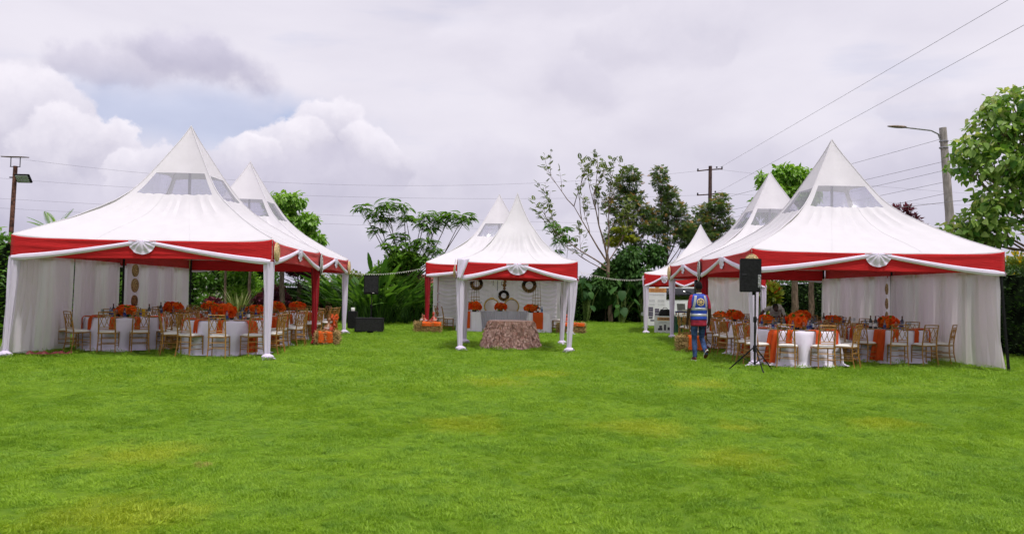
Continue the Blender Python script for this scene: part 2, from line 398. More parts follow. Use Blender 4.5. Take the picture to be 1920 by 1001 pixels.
# scatter: many copies of a small template inside one mesh, each with a tone value 'rnd'
def frames(dirs, roll=None, up=None):
    dirs = dirs/np.maximum(np.linalg.norm(dirs, axis=1, keepdims=True), 1e-9)
    ref = np.tile(np.array([0, 0, 1.]) if up is None else np.array(up, float), (len(dirs), 1))
    bad = np.abs((dirs*ref).sum(1)) > .98; ref[bad] = (1, 0, 0)
    a = np.cross(dirs, ref); a /= np.linalg.norm(a, axis=1, keepdims=True); b = np.cross(a, dirs)
    if roll is not None:
        c, s = np.cos(roll)[:, None], np.sin(roll)[:, None]; a, b = a*c+b*s, b*c-a*s
    return np.stack([a, dirs, b], axis=2)          # template x -> side, y -> along, z -> normal
def scatter_mesh(name, tv, tf, F, off, size, tone=None, smooth=False):
    N = len(off); tv = np.asarray(tv, float); tf = np.asarray(tf, int)
    size = np.broadcast_to(np.asarray(size, float), (N,))
    V = np.einsum('nij,vj->nvi', F, tv)*size[:, None, None]+off[:, None, :]
    idx = (tf[None]+(np.arange(N)*len(tv))[:, None, None]).reshape(-1)
    V = V.reshape(-1, 3); nf = N*len(tf); k = tf.shape[1]
    me = bpy.data.meshes.new(name); me.vertices.add(len(V)); me.loops.add(len(idx)); me.polygons.add(nf)
    me.vertices.foreach_set('co', V.astype(np.float32).ravel())
    me.loops.foreach_set('vertex_index', idx.astype(np.int32))
    me.polygons.foreach_set('loop_start', np.arange(0, nf*k, k, dtype=np.int32))
    me.update(calc_edges=True)
    at = me.attributes.new('tone', 'FLOAT', 'POINT')
    rv = rng.random(N) if tone is None else tone
    at.data.foreach_set('value', np.repeat(rv, len(tv)).astype(np.float32))
    if smooth: me.shade_smooth()
    return me
LEAF = ([(0, 0, 0), (-.28, .42, .07), (0, 1, -.05), (.28, .42, .07)], [(0, 3, 2), (0, 2, 1)])
LEAF6 = ([(0, 0, 0), (-.24, .25, .06), (-.20, .65, .03), (0, 1, -.12), (.20, .65, .03), (.24, .25, .06), (0, .5, -.02)],
         [(0, 6, 1), (1, 6, 2), (2, 6, 3), (3, 6, 4), (4, 6, 5), (5, 6, 0)])
HEART = ([(0, .0, 0), (-.38, .12, .03), (-.34, .48, .0), (0, 1, -.14), (.34, .48, .0), (.38, .12, .03), (0, .35, -.05)],
         [(0, 6, 1), (1, 6, 2), (2, 6, 3), (3, 6, 4), (4, 6, 5), (5, 6, 0)])
def frond_template(n=9, w=.42, droop=.35, lw=.09):
    v, f = [], []
    for i in range(n):
        t = .12+.88*i/(n-1); y = t; z = -droop*t*t
        ln = w*math.sin(PI*min(1, .18+.78*t))**.7
        for s in (-1, 1):
            k = len(v); tip = (s*ln, y+ln*.35, z-ln*.3)
            v += [(0, y, z), (s*ln*.5, y+ln*.18-lw, z-ln*.08), tip, (s*ln*.5, y+ln*.18+lw, z-ln*.08)]
            f += [(k, k+1, k+2), (k, k+2, k+3)]
    return v, f
FROND = frond_template()
def rand_dirs(n, zlo=-1, zhi=1):
    z = rng.uniform(zlo, zhi, n); a = rng.uniform(0, 2*PI, n); r = np.sqrt(np.maximum(0, 1-z*z))
    return np.stack([r*np.cos(a), r*np.sin(a), z], 1)
def in_clumps(clumps, n, shell=.55):
    """points in ellipsoid clumps (x, y, z, rx, ry, rz), more of them toward the outside; returns points and outward directions"""
    cl = np.array(clumps, float); w = cl[:, 3]*cl[:, 4]+cl[:, 3]*cl[:, 5]; k = rng.choice(len(cl), n, p=w/w.sum())
    dr = rand_dirs(n); r = shell+(1-shell)*rng.random(n)**.6; r *= (.8+.35*rng.random(n))
    return cl[k, :3]+dr*cl[k, 3:6]*r[:, None], dr, k
uid = set()
# ================================================================== GROUND
def lawn_z(x, y):
    return (.010*math.sin(2.1*x+1.3*math.sin(1.7*y))*math.sin(1.9*y+.8*math.sin(2.3*x))+.007*math.sin(5.3*x+2*math.sin(3.1*y))*math.sin(6.1*y+1.7*math.sin(4.1*x)))-.012
g = MB(); g.grid(lambda u, v: ((u-.5)*1600, -400+v*1600, -.06), 8, 8)
tag(g.build('ground', 'earth'), kind='structure')
g = MB(); g.grid(lambda u, v: ((u-.5)*44, -4+v*50, lawn_z((u-.5)*44, -4+v*50)), 300, 340)
tag(g.build('lawn', 'lawn_soil'), kind='structure')

def tuft_source(name, n, rad, hgt, seed, label, loc):
    r = np.random.default_rng(seed)
    tv = [(-.5, 0, 0), (.5, 0, 0), (-.34, .55, 0), (.34, .55, 0), (0, 1, 0)]
    tf = [(0, 1, 3), (0, 3, 2), (2, 3, 4)]
    a = r.uniform(0, 2*PI, n); q = rad*np.sqrt(r.random(n))
    off = np.stack([q*np.cos(a), q*np.sin(a), np.full(n, -.004)], 1)
    lean = r.normal(0, .55, (n, 2)); lean[:, 0] += .25
    h = hgt*r.uniform(.55, 1.25, n)
    V = []; 
    wd = r.uniform(.0028, .0052, n)*(1 if rad < .08 else 1.8)
    for i in range(n):
        az = r.uniform(0, 2*PI); s = np.array([math.cos(az), math.sin(az), 0])
        for (x, y, z) in tv:
            p = off[i]+s*x*wd[i]+np.array([lean[i, 0]*h[i]*y**1.6, lean[i, 1]*h[i]*y**1.6, h[i]*(y-.25*y*y)])
            V.append(p)
    me = bpy.data.meshes.new(name)
    me.from_pydata([tuple(p) for p in V], [], [tuple(k+5*i for k in f) for i in range(n) for f in tf])
    at = me.attributes.new('tone', 'FLOAT', 'POINT'); at.data.foreach_set('value', np.repeat(r.random(n), 5).astype(np.float32))
    me.shade_smooth()
    return tag(link_mesh(name, me, 'grass_blade', None, loc), label, 'grass', None, 'stuff')
tn = tuft_source('grass_tuft', 140, .075, .0235, 3, 'short green turf blades at the front of the lawn', (.3, 5.2, 0))
tfar = tuft_source('grass_tuft', 110, .16, .04, 4, 'short green turf blades across the far lawn', (.3, 14.2, 0))
def instance_stuff(name, pts, rots, scl, src, label):
    me = bpy.data.meshes.new(name); me.from_pydata([tuple(p) for p in pts], [], [])
    for nm, tp, key, arr in (('rotz', 'FLOAT_VECTOR', 'vector', rots), ('scl', 'FLOAT', 'value', scl)):
        at = me.attributes.new(nm, tp, 'POINT'); at.data.foreach_set(key, np.asarray(arr, np.float32).ravel())
    o = link_mesh(name, me); tag(o, label, 'grass', None, 'stuff')
    ng = bpy.data.node_groups.new(name, 'GeometryNodeTree')
    ng.interface.new_socket('Geometry', in_out='INPUT', socket_type='NodeSocketGeometry')
    ng.interface.new_socket('Geometry', in_out='OUTPUT', socket_type='NodeSocketGeometry')
    N = ng.nodes; gi = N.new('NodeGroupInput'); go = N.new('NodeGroupOutput')
    ip = N.new('GeometryNodeInstanceOnPoints'); oi = N.new('GeometryNodeObjectInfo'); oi.inputs['Object'].default_value = src
    oi.inputs['As Instance'].default_value = True
    a1 = N.new('GeometryNodeInputNamedAttribute'); a1.data_type = 'FLOAT_VECTOR'; a1.inputs[0].default_value = 'rotz'
    a2 = N.new('GeometryNodeInputNamedAttribute'); a2.data_type = 'FLOAT'; a2.inputs[0].default_value = 'scl'
    er = N.new('FunctionNodeEulerToRotation')
    L = ng.links
    L.new(gi.outputs[0], ip.inputs['Points']); L.new(oi.outputs['Geometry'], ip.inputs['Instance'])
    L.new(a1.outputs[0], er.inputs[0]); L.new(er.outputs[0], ip.inputs['Rotation']); L.new(a2.outputs[0], ip.inputs['Scale'])
    L.new(ip.outputs[0], go.inputs[0])
    mo = o.modifiers.new('turf', 'NODES'); mo.node_group = ng
    return o
def turf(name, src, y0, y1, dens, label, s0):
    half = .70; area = (y1-y0)*(y0+y1)*half; n = int(area*dens)
    y = np.sqrt(rng.uniform(y0**2, y1**2, n)); x = rng.uniform(-1, 1, n)*(half*y+.4)+.03*y
    z = np.array([lawn_z(a, b) for a, b in zip(x, y)])
    clump = np.array([mnoise.noise(Vector((a*2.6, b*2.6, 3.3)))+.6*mnoise.noise(Vector((a*7, b*7, 9.3))) for a, b in zip(x, y)])
    comb = np.array([mnoise.noise(Vector((a*.8, b*.8, 7.7))) for a, b in zip(x, y)])
    rot = np.stack([rng.normal(0, .2, n), rng.normal(0, .2, n), 6.0*comb+rng.normal(0, .8, n)], 1)
    sc = s0*np.clip(1.08+.72*clump+rng.normal(0, .1, n), .66, 1.8)
    return instance_stuff(name, np.stack([x, y, z], 1), rot, sc, src, label)
turf('lawn_grass', tn, 4.4, 12.5, 190, 'combed green lawn grass in front of the tents', 1.0)
turf('lawn_grass', tfar, 12.3, 42, 26, 'green lawn grass under and between the tents', 1.0)

# ================================================================== TENTS
def smooth01(x): x = min(1, max(0, x)); return x*x*(3-2*x)
BIG = ([0, .06, .13, .19, .262, .33, .39, .46, .55, .68, .85, 1], [1, .882, .768, .668, .553, .455, .385, .32, .255, .175, .082, 0])
SMALL = ([0, .07, .143, .22, .314, .45, .6, .8, 1], [1, .84, .70, .575, .46, .29, .165, .065, 0])
def make_tent(name, label, ctr, rz, w, hv, hp, prof, windows, legs, valances, swags=None, vd=.43, group='white peaked tents', nsc=1):
    t = thing(name, label, 'tent', (ctr[0], ctr[1], 0), rz, group)
    H = w/2; cc = .21 if windows else .12; swags = valances if swags is None else swags
    def pt(s, u, side, off=0):
        k = 1-cc*smooth01((1-s)/.6)*(1-u*u)
        x, y = u*H*s*k, -H*s*k
        z = hv+(hp-hv)*float(np.interp(s*(1-.05*(1-u*u)*smooth01((.6-s)/.3)), *prof))
        z += .055*s**8*abs(u)**7-.02*s**10*(1-u*u)
        z -= .05*math.sin(PI*s)*(1-u*u)
        rip = .024*math.sin(u*26+side*2+1.5*math.sin(u*9))*math.exp(-((s-.50)/.17)**2)*smooth01((s-.33)/.08)+.012*mnoise.noise(Vector((x*1.5, y*1.5, side+z)))*(1 if s > .38 else .3)
        z += rip+off
        c, sn = math.cos(side*PI/2), math.sin(side*PI/2)
        return (x*c-y*sn, x*sn+y*c, z)
    sl = sorted(set([0, .04, .08, .12, .16, .205, .25, .285, .32, .352, .385, .42, .46, .5, .55, .6, .65, .7, .76, .82, .88, .93, .97, 1]), reverse=True)
    ul = [-1, -.965, -.93, -.88]+[(-.88+1.76*i/30) for i in range(1, 30)]+[.88, .93, .965, 1]
    can = MB(); iw0, iw1 = sl.index(.385), sl.index(.25); ju0, ju1 = 3, len(ul)-4
    for side in range(4):
        W_ = len(ul); v = [pt(s, u, side) for s in sl for u in ul]; f = []
        for i in range(len(sl)-1):
            for j in range(W_-1):
                if windows and iw0 <= i < iw1 and ju0 <= j < ju1: continue
                f.append((i*W_+j, i*W_+j+1, (i+1)*W_+j+1, (i+1)*W_+j))
        can.add(v, f)
        k = len(can.v)                                             # rolled hem below the eave
        c, sn = math.cos(side*PI/2), math.sin(side*PI/2)
        hem = []
        for dz, dy in ((0, 0), (-.02, -.02), (-.05, -.022)):
            for u in ul:
                p = pt(1, u, side); x, y = u*(H-dy), -(H-dy)
                hem.append((x*c-y*sn, x*sn+y*c, p[2]+dz))
        can.add(hem, [(i*W_+j, (i+1)*W_+j, (i+1)*W_+j+1, i*W_+j+1) for i in range(2) for j in range(W_-1)])
    co = can.build('canopy', 'pvc_white', t, ang=28)
    for side in range(4): MB().tube([Vector(pt(s, 1, side))+Vector((0, 0, .004)) for s in sl], .011, 6).build('ridge_seam', 'pvc_white', co)
    for side in range(4):
        for u_ in (-.36, .36): MB().tube([Vector(pt(s, u_, side))+Vector((0, 0, .001)) for s in sl if s >= .385], .006, 5).build('panel_seam', 'pvc_white', co)
    if windows:
        for side in range(4):
            us = ul[ju0:ju1+1]; ss = sl[iw0:iw1+1]; W_ = len(us); m = MB()
            m.add([pt(s, u, side, .003) for s in ss for u in us], [(i*W_+j, i*W_+j+1, (i+1)*W_+j+1, (i+1)*W_+j) for i in range(len(ss)-1) for j in range(W_-1)])
            m.build('window', 'clear_pvc', t)
    zt = hv+(hp-hv)*.93
    m = MB(); m.tube([(0, 0, hv+.25), (0, 0, zt)], .035, 8); m.tube([(0, 0, zt-.02), (0, 0, zt+.06)], [.04, .02], 8)
    m.build('king_pole', 'grey_metal', t)
    m = MB()
    for a, b in ((-1, -1), (1, -1), (1, 1), (-1, 1)): m.tube([(a*(H-.06), b*(H-.06), hv-.08), (0, 0, hv+.27)], .008, 5)
    m.build('stay_cable', 'grey_metal', t)
    cs = [(-1, -1), (1, -1), (1, 1), (-1, 1)]
    for i in range(4):
        a, b = cs[i], cs[(i+1) % 4]
        MB().tube([(a[0]*(H-.05), a[1]*(H-.05), hv-.06), (b[0]*(H-.05), b[1]*(H-.05), hv-.06)], .03, 8).build('eave_beam', 'white_metal', t)
    for i, (a, b) in enumerate(cs):                                   # legs FL FR BR BL
        sp = legs[i]
        if sp is None: continue
        kind, dx, dy = sp
        top = Vector((a*(H-.05), b*(H-.05), hv-.03)); bot = Vector((top.x+dx, top.y+dy, 0))
        MB().tube([bot, top], .03, 8).build('leg', 'black_paint' if kind == 'bare' else 'white_metal', t)
        if kind in ('white', 'red', 'banded'):
            m = MB(); n = 26
            zs = [(hv-vd-.01-.10*q if q == 0 else hv-vd-.02-(hv-vd-.16)*q) for q in np.linspace(0, 1, 18)]+[.10, .05, .012]
            def rad(z):
                q = z/(hv-vd); return .052+.052*max(0, q)**1.1
            R_ = [rad(z) for z in zs[:-3]]+[.05, .095, .12]
            ph = random.random()*6
            P = [bot+(top-bot)*(z/(hv-.03)) for z in zs]
            P[-1] = P[-1]+Vector((.03, -.03, 0)); P[-2] = P[-2]+Vector((.012, -.012, 0))
            m.tube(P, R_, n, True, lambda i_, an: 1+.16*math.sin(an*7+ph+.25*i_)+.07*math.sin(an*13+ph*2))
            mt = 'leg_white' if kind == 'white' else 'deep_red_cloth'
            dr = m.build('leg_drape', mt, t, ang=70)
            if kind == 'white':
                k = MB(); kn = bot+Vector((.015, -.03, 0)); an = ph
                k.grid(lambda u, v: (kn.x+.125*math.sin(PI*(.04+.92*v))**.6*math.cos(2*PI*u)*(1+.10*math.sin(u*2*PI*5+ph)+.06*math.sin(u*2*PI*9+v*4)), kn.y+.105*math.sin(PI*(.04+.92*v))**.6*math.sin(2*PI*u)*(1+.10*math.sin(u*2*PI*5+ph)), .005+.125*v), 24, 10, True)
                k.tube([kn+Vector((0, 0, .05)), kn+Vector((math.cos(an)*.10, math.sin(an)*.10, .04)), kn+Vector((math.cos(an)*.20, math.sin(an)*.20, .012))], [(.05, .03), (.05, .03), (.03, .01)], 8)
                k.build('drape_tail', 'leg_white', dr)
            if kind == 'banded':
                for z in (.32, .68, 1.04, 1.4):
                    MB().lathe([(rad(z)*1.22, z-.02), (rad(z)*1.26, z), (rad(z)*1.22, z+.02)], 16, (bot.x+(top.x-bot.x)*z/hv, bot.y, 0)).build('tie_band', 'white_cloth', dr)
    for side in valances:
        ro = (0, 0, side*PI/2); ph = side*1.7+ctr[0]
        def vfn(u, v):
            x = (u*2-1)*(H+.018); cor = abs(u*2-1)
            zt_ = hv-.028+.055*cor**14-.02*(1-cor*cor)
            zb = hv-vd-.01*math.sin(u*9+ph)-.015*cor**6
            z = zt_+(zb-zt_)*v
            fold = .010*math.sin(v*19+3*mnoise.noise(Vector((x*.5, ph, v*2))))*(.3+mnoise.noise(Vector((x*.7, ph+3, v)))*.9)+.015*mnoise.noise(Vector((x*1.1, ph, v*3)))
            return (x, -(H+.022)-fold*min(1, 3*(1-cor)+.15)-.008, z)
        solid(MB().grid(vfn, 64, 14).build('valance', 'red_cloth', t, rot=ro, ang=80), .004)
    for side in swags:
        ro = (0, 0, side*PI/2)
        for e in range(nsc):
            x0 = -H+2*H*e/nsc; x1 = x0+2*H/nsc; xm = (x0+x1)/2
            m = MB()
            for (xa, xb) in ((x0, xm), (x1, xm)):
                def sfn(u, v, xa=xa, xb=xb):
                    x = xa+(xb-xa)*u; z0, z1 = hv-vd-.015, hv-.07
                    pw = u**1.32; z = z0+(z1-z0)*pw
                    dz = (z1-z0)*1.32*max(u, .02)**.32; dx = xb-xa
                    Ln = math.hypot(dx, dz); nx, nz = -dz/Ln, dx/Ln
                    if nz < 0: nx, nz = -nx, -nz
                    wv = (.135-.05*u)*(1 if nsc == 1 else .7)*(1-.35*smooth01((.08-u)/.08)); q = (v-.5)
                    bulge = .035*math.sqrt(max(0, 1-(2*q)**2))+.006*math.cos(q*6*PI+1.5*math.sin(u*5))*(1-abs(2*q))
                    return (x+nx*wv*q, -(H+.04)-bulge, z+nz*wv*q)
                m.grid(sfn, 36, 12)
            m.build('swag', 'white_cloth', t, rot=ro, ang=80)
            m = MB(); a_, b_ = min(.31, .105*w/nsc+.0), min(.30, vd*.68)
            def ffn(u, v):
                ph = (u-.5)*PI*.98; pl = math.cos(u*PI*12+.5*math.sin(v*4))
                rr_ = v*(1+.008*pl)*(1-.10*abs(math.sin(ph))**3)
                x = a_*math.sin(ph)*rr_; z = -b_*math.cos(ph)*rr_-.02*(1-v)
                return (xm+x, -(H+.06)-.035*math.sin(PI*min(1, v+.2))-.011*pl*v, hv-.045+z)
            m.grid(ffn, 84, 9)
            m.build('swag_fan', 'white_cloth', t, rot=ro, ang=80)
    return t

aL, xl, yl = .0234, -4.539, 16.892; aR, xr, yr = -.0643, 5.69, 16.90; TW = 5.267
def Lp(a, b): return (xl-a*TW*math.cos(aL)-b*TW*math.sin(aL), yl-a*TW*math.sin(aL)+b*TW*math.cos(aL))
def Rp(a, b): return (xr+a*TW*math.cos(aR)-b*TW*math.sin(aR), yr+a*TW*math.sin(aR)+b*TW*math.cos(aR))
W_, D_, B_ = ('white', 0, 0), ('red', 0, 0), ('bare', 0, 0)
HV, HP = 2.497, 5.40
# sides: 0 front, 1 right, 2 back, 3 left ; legs FL FR BR BL
make_tent('marquee_tent', 'large white peaked marquee with red valance, front one on the left', Lp(.5, .5), aL, TW, HV, HP, BIG, True,
          [('white', -.16, 0), W_, ('red', 0, -.05), B_], (0, 1, 3))
make_tent('marquee_tent', 'large white peaked marquee with red valance, rear one on the left', Lp(.5, 1.5), aL, TW, HV, HP, BIG, True,
          [None, None, W_, B_], (1, 2, 3))
make_tent('marquee_tent', 'large white peaked marquee with red valance, front one on the right', Rp(.5, .5), aR, TW, HV, HP, BIG, True,
          [W_, ('bare', .16, -.06), B_, ('red', 0, -.05)], (0, 1, 3))
make_tent('marquee_tent', 'large white peaked marquee with red valance, rear one on the right', Rp(.5, 1.5), aR, TW, HV, HP, BIG, True,
          [None, None, B_, W_], (1, 2, 3))
make_tent('marquee_tent', 'large white peaked marquee over the head table, behind the small centre canopy', (.45, 31.5), .0, TW, HV, HP-.03, BIG, True,
          [('red', 0, 0), W_, W_, ('banded', .12, -.1)], (0, 1, 2, 3))
make_tent('canopy_tent', 'small white peaked canopy over the ruffled cake table in the centre', (.8, 21.65), -.02, 3.0, 2.27, 4.2, SMALL, False,
          [('white', .03, 0), ('white', -.12, 0), ('white', -.08, 0), ('white', .0, 0)], (0, 1, 2, 3))
make_tent('canopy_tent', 'small white peaked canopy over the display stand at the far right', (8.59, 31.83), -.197, 4.4, 2.27, 4.35, SMALL, False,
          [W_, W_, W_, W_], (0, 1, 2, 3), nsc=3)
# white cloth wrapped over the near left corner of the centre canopy
m = MB()
m.grid(lambda u, v: (-.72+(.30-.20*v)*u-.02, 20.08-.07-.025*math.sin(u*9+v*2), 2.33-.52*v), 14, 10)
m.grid(lambda u, v: (-.79-.02*math.sin(v*5), 20.06+.18*u*(1-.5*v), 2.33-.52*v), 8, 10)
solid(tag(m.build('corner_cloth', 'white_cloth', ang=80), 'white cloth knotted over the near left corner of the small centre canopy', 'cloth'), .006)

# ================================================================== CURTAINS
def curtain(label, a, b, z1, spans, flare=0, mat='sheer', pleats=5.5, z0=.03):
    a = Vector((a[0], a[1], 0)); b = Vector((b[0], b[1], 0)); L = (b-a).length; dr = (b-a)/L; nr = Vector((-dr.y, dr.x, 0))
    t = thing('sheer_curtain', label, 'curtain', a, 0, 'white sheer curtains hung on the tent sides')
    for k, (s0, s1) in enumerate(spans):
        ph = 3.7*k
        def fn(u, v):
            s = s0+(s1-s0)*u; wv = math.sin(s*pleats*2*PI+ph+2.4*math.sin(s*3.1+.6*v)+1.3*math.sin(s*7.3+ph))+.5*math.sin(s*pleats*4.7+ph*2+v)
            am = (.016+.02*v)*(1+.8*math.sin(s*4.1+ph))
            z = z1+(z0-z1)*v+.0
            o = am*wv+.05*math.sin(s*1.7+ph)*v+flare*v*v*max(0, 1-s/1.6)+(k % 2)*.05
            p = dr*(s+.05*v*math.sin(s*3+ph))+nr*o
            return (p.x, p.y, z+.015*math.sin(s*7+ph)*v)
        MB().grid(fn, int((s1-s0)*44), 14).build('panel', mat, t, ang=180)
    if mat == 'sheer' and L > 2:  # opaque backing strips added so light comes through the sheer in bands
        for k, (q0, q1) in enumerate(((.0, .17), (.30, .46), (.52, .70), (.86, 1))):
            m = MB(); m.grid(lambda u, v: tuple((dr*(L*(q0+(q1-q0)*u)+.03*math.sin(v*3+k))+nr*((.10 if a.x > 0 else .10)*(1 if nr.x*a.x > 0 else -1)+.02*math.sin((q0+(q1-q0)*u)*90)))[:2])+(z1+(z0+.05-z1)*v,), int((q1-q0)*L*30), 6)
            m.build('added_backing', 'backdrop_cloth', t, ang=180)
    return t
def sp(L, n, ov=.12): return [(L*i/n-(ov if i else 0), L*(i+1)/n) for i in range(n)]
curtain('white sheer curtain along the outer side of the front left tent', Lp(.985, .03), Lp(.985, .95), 2.12, sp(TW*.92, 4), .35)
curtain('white sheer curtain along the outer side of the rear left tent', Lp(.985, 1.03), Lp(.985, 1.97), 2.12, sp(TW*.94, 4))
curtain('white sheer curtain along the outer side of the front right tent', Rp(.985, .02), Rp(.985, .96), 2.12, sp(TW*.94, 4), -.22)
curtain('white sheer curtain along the outer side of the rear right tent', Rp(.985, 1.03), Rp(.985, 1.97), 2.12, sp(TW*.94, 4))
curtain('white sheer curtain across the back of the rear right tent', Rp(.24, 1.97), Rp(.50, 1.97), 2.12, sp(TW*.26, 2))
# ruched backdrop behind the head table
bd = thing('backdrop', 'white ruched cloth backdrop behind the head table', 'backdrop', (-2.05, 33.9, 0))
nb = 6; wb = 5.1/nb
for i in range(nb):
    def bf(u, v, i=i):
        x = wb*(i+u); sag = .10*(1-(2*u-1)**2); z = 2.28-2.24*v
        y = .035*math.sin((z+sag)*36+i)*(.35+math.sin(PI*u)**.6)+.03*math.cos(2*PI*u)
        if i in (2, 3): y = .02*math.sin(x*30)+.04*math.cos(2*PI*u)+.012*math.sin((z+sag)*30)
        return (x, y, z-.02*math.sin(u*PI))
    MB().grid(bf, 16, 90).build('panel', 'backdrop_cloth', bd, ang=180)
for s, nm in ((-1, 'left'), (1, 'right')):
    x = .45+s*2.55
    w_ = thing('side_drape', f'white gathered side drape at the {nm} end of the head table backdrop', 'drape', (x, 33.8, 0), 0, 'side drapes of the head table tent')
    MB().grid(lambda u, v: (.03*math.sin(u*30+v*3), -(1.1+(.5 if s > 0 else .9)*(.25+.75*abs(2*v-1) if s > 0 else 1))*u, 2.2-2.15*v), 30, 16).build('panel', 'backdrop_cloth', w_, ang=180)

# ================================================================== ORNAMENTS HUNG ON THE TENTS
def disc(name, label, loc, r, rz, mats, oval=1.0, cat='woven disc', group=None):
    t = thing(name, label, cat, loc, rz, group)
    def lat(prof, nm, mat):
        m = MB(); m.lathe(prof, 28)
        m.v = [(z, x, y*oval) for (x, y, z) in m.v]
        return m.build(nm, mat, t)
    lat([(.001, .05), (r*.5, .048), (r*.86, .03), (r, .012), (r*.98, -.004), (.001, -.004)], 'weave', mats[0])
    for q in (.32, .62, .93):
        mm = MB(); mm.tube([(.052-.03*q*q, math.cos(a)*r*q, math.sin(a)*r*q*oval) for a in np.linspace(0, 2*PI, 29)], .008, 5, False)
        mm.build('coil', mats[1], t)
    return t
def at_tent(P, a, b, dx, dy, ang, z): p = P(a, b); return (p[0]+dx, p[1]+dy, z)
disc('woven_disc', 'pale woven disc on the lawn-side front corner of the left marquee', at_tent(Lp, 0, 0, .065, .16, aL, 2.27), .205, aL, ('wicker', 'wicker_coil'), group='discs on the tent corners')
disc('woven_disc', 'pale woven disc on the far corner of the left rear marquee', at_tent(Lp, 0, 2, .085, -.16, aL, 2.24), .23, aL, ('wicker', 'wicker_coil'), group='discs on the tent corners')
disc('beaded_shield', 'black and white beaded oval shield between the two left marquees', at_tent(Lp, 0, 1, .07, 0, aL, 2.18), .17, aL, ('bead_black', 'bead_white'), 1.75, 'shield', 'beaded shields on the tents')
disc('woven_disc', 'pale woven disc on the right marquee front corner, just above the tripod speaker', (Rp(0, 0)[0]-.05, Rp(0, 0)[1]-.10, 2.24), .155, PI+.9, ('wicker', 'wicker_coil'), group='discs on the tent corners')
disc('woven_disc', 'pale woven disc on the far corner of the right rear marquee', at_tent(Rp, 0, 2, -.085, -.16, aR, 2.24), .23, PI+aR, ('wicker', 'wicker_coil'), group='discs on the tent corners')
disc('beaded_shield', 'black and white beaded oval shield between the two right marquees', at_tent(Rp, 0, 1, -.07, 0, aR, 2.18), .17, PI+aR, ('bead_black', 'bead_white'), 1.75, 'shield', 'beaded shields on the tents')
disc('woven_disc', 'pale woven disc on the left corner of the small centre canopy', (-.80, 20.3, 2.0), .17, PI, ('wicker', 'wicker_coil'), group='discs on the tent corners')
for k, z in enumerate((1.92, 1.52, 1.10)):
    p = Lp(.965, .99)
    disc('woven_disc', ('topmost', 'middle', 'lowest')[k]+' of three round woven discs hung in a column by the left curtain', (p[0]+.22, p[1]-.12, z), (.17, .19, .16)[k], -.05, ('wicker_brown' if k == 2 else 'wicker_coil', 'wicker_brown'), group='column of discs in the left tent')
for k, z in enumerate((1.75, 1.35, .98)):
    p = Rp(.975, .985)
    disc('woven_disc', ('topmost', 'middle', 'lowest')[k]+' of three round woven discs hung in a column by the right curtain', (p[0]-.07, p[1]-.05, z), .15, PI-.32, ('wicker', 'wicker_brown'), group='column of discs in the right tent')
# feather rings on the backdrop
def feather_ring(label, c, r, rin):
    t = thing('feather_ring', label, 'wreath', c, 0, 'feather rings on the backdrop')
    for nm, mat, a0, a1 in (('dark_feathers', 'feather_dark', -.15, PI*1.05), ('tan_feathers', 'feather_tan', PI*1.05, 2*PI-.15)):
        n = 260; an = rng.uniform(a0, a1, n); rr_ = (r+rin)/2
        off = np.stack([np.cos(an)*rin, rng.uniform(-.02, .02, n), np.sin(an)*rin], 1)
        dr = np.stack([np.cos(an+rng.normal(0, .3, n)), rng.uniform(-.35, .05, n), np.sin(an+rng.normal(0, .3, n))], 1)
        me = scatter_mesh(nm, LEAF[0], LEAF[1], frames(dr, rng.uniform(0, 6, n)), off, (r-rin)*rng.uniform(.85, 1.12, n))
        o = link_mesh(nm, me, mat, t)
    m = MB(); m.tube([(math.cos(a)*rr_, .01, math.sin(a)*rr_) for a in np.linspace(0, 2*PI, 33)], [((r-rin)*.36, .02)]*33, 6, False)
    m.build('hoop', 'feather_dark', t); return t
feather_ring('brown and black feather ring high on the backdrop, left one', (-.43, 33.7, 1.83), .28, .13)
feather_ring('brown and black feather ring high on the backdrop, right one', (1.80, 33.7, 1.80), .32, .16)
feather_ring('brown and black feather ring low in the middle of the backdrop', (.73, 33.7, 1.35), .24, .11)
t = thing('disc_chain', 'brown wooden discs strung above the middle feather ring', 'wall hanging', (.75, 33.72, 1.62), 0)
for z, r in ((.03, .06), (.17, .085), (.33, .09)):
    m = MB(); m.lathe([(.001, -.015), (r, -.012), (r, .012), (.001, .015)], 18); m.v = [(x, z_, y+z) for (x, y, z_) in m.v]; m.build('wood_disc', 'wicker_brown', t)
m = MB(); m.tube([(0, .02, -.05), (0, .02, .62)], .006, 5); m.build('cord', 'wire_black', t)
t = thing('bead_chandelier', 'white bead chandelier with dark tip hanging over the head table', 'chandelier', (.42, 31.2, 1.50))
for k in range(9):
    x = (k-4)*.055; L = .34*(1-abs(k-4)/5.2)+.05
    m = MB()
    for j in range(int(L/.03)): m.ell((x, .05*math.sin(k*2.1), .42-j*.03), (.014, .014, .016), 6, 4)
    m.build('bead_string', 'bead_black' if k % 3 == 1 else 'bead_white', t)
m = MB(); m.tube([(-.25, 0, .44), (.25, 0, .44)], .012, 6); m.tube([(0, 0, .44), (0, 0, 1.2)], .005, 5); m.build('rail', 'white_metal', t)
def swing_shelf(label, x, y):
    t = thing('hanging_frame', label, 'hanging frame', (x, y, .85), 0, 'frames hung beside the head table')
    for a in (-.17, -.06, .06, .17): MB().tube([(a, 0, .0), (a*.55, 0, 1.45)], .008, 5).build('cord', 'calabash_brown', t)
    for z in (.0, .16, .32, .44): MB().tube([(-.18, 0, z), (.18, 0, z)], .009, 5).build('rung', 'gold_paint', t)
swing_shelf('thin hanging frame of cords and rungs left of the head table', -.44, 31.4)
swing_shelf('thin hanging frame of cords and rungs right of the head table', 1.98, 31.4)
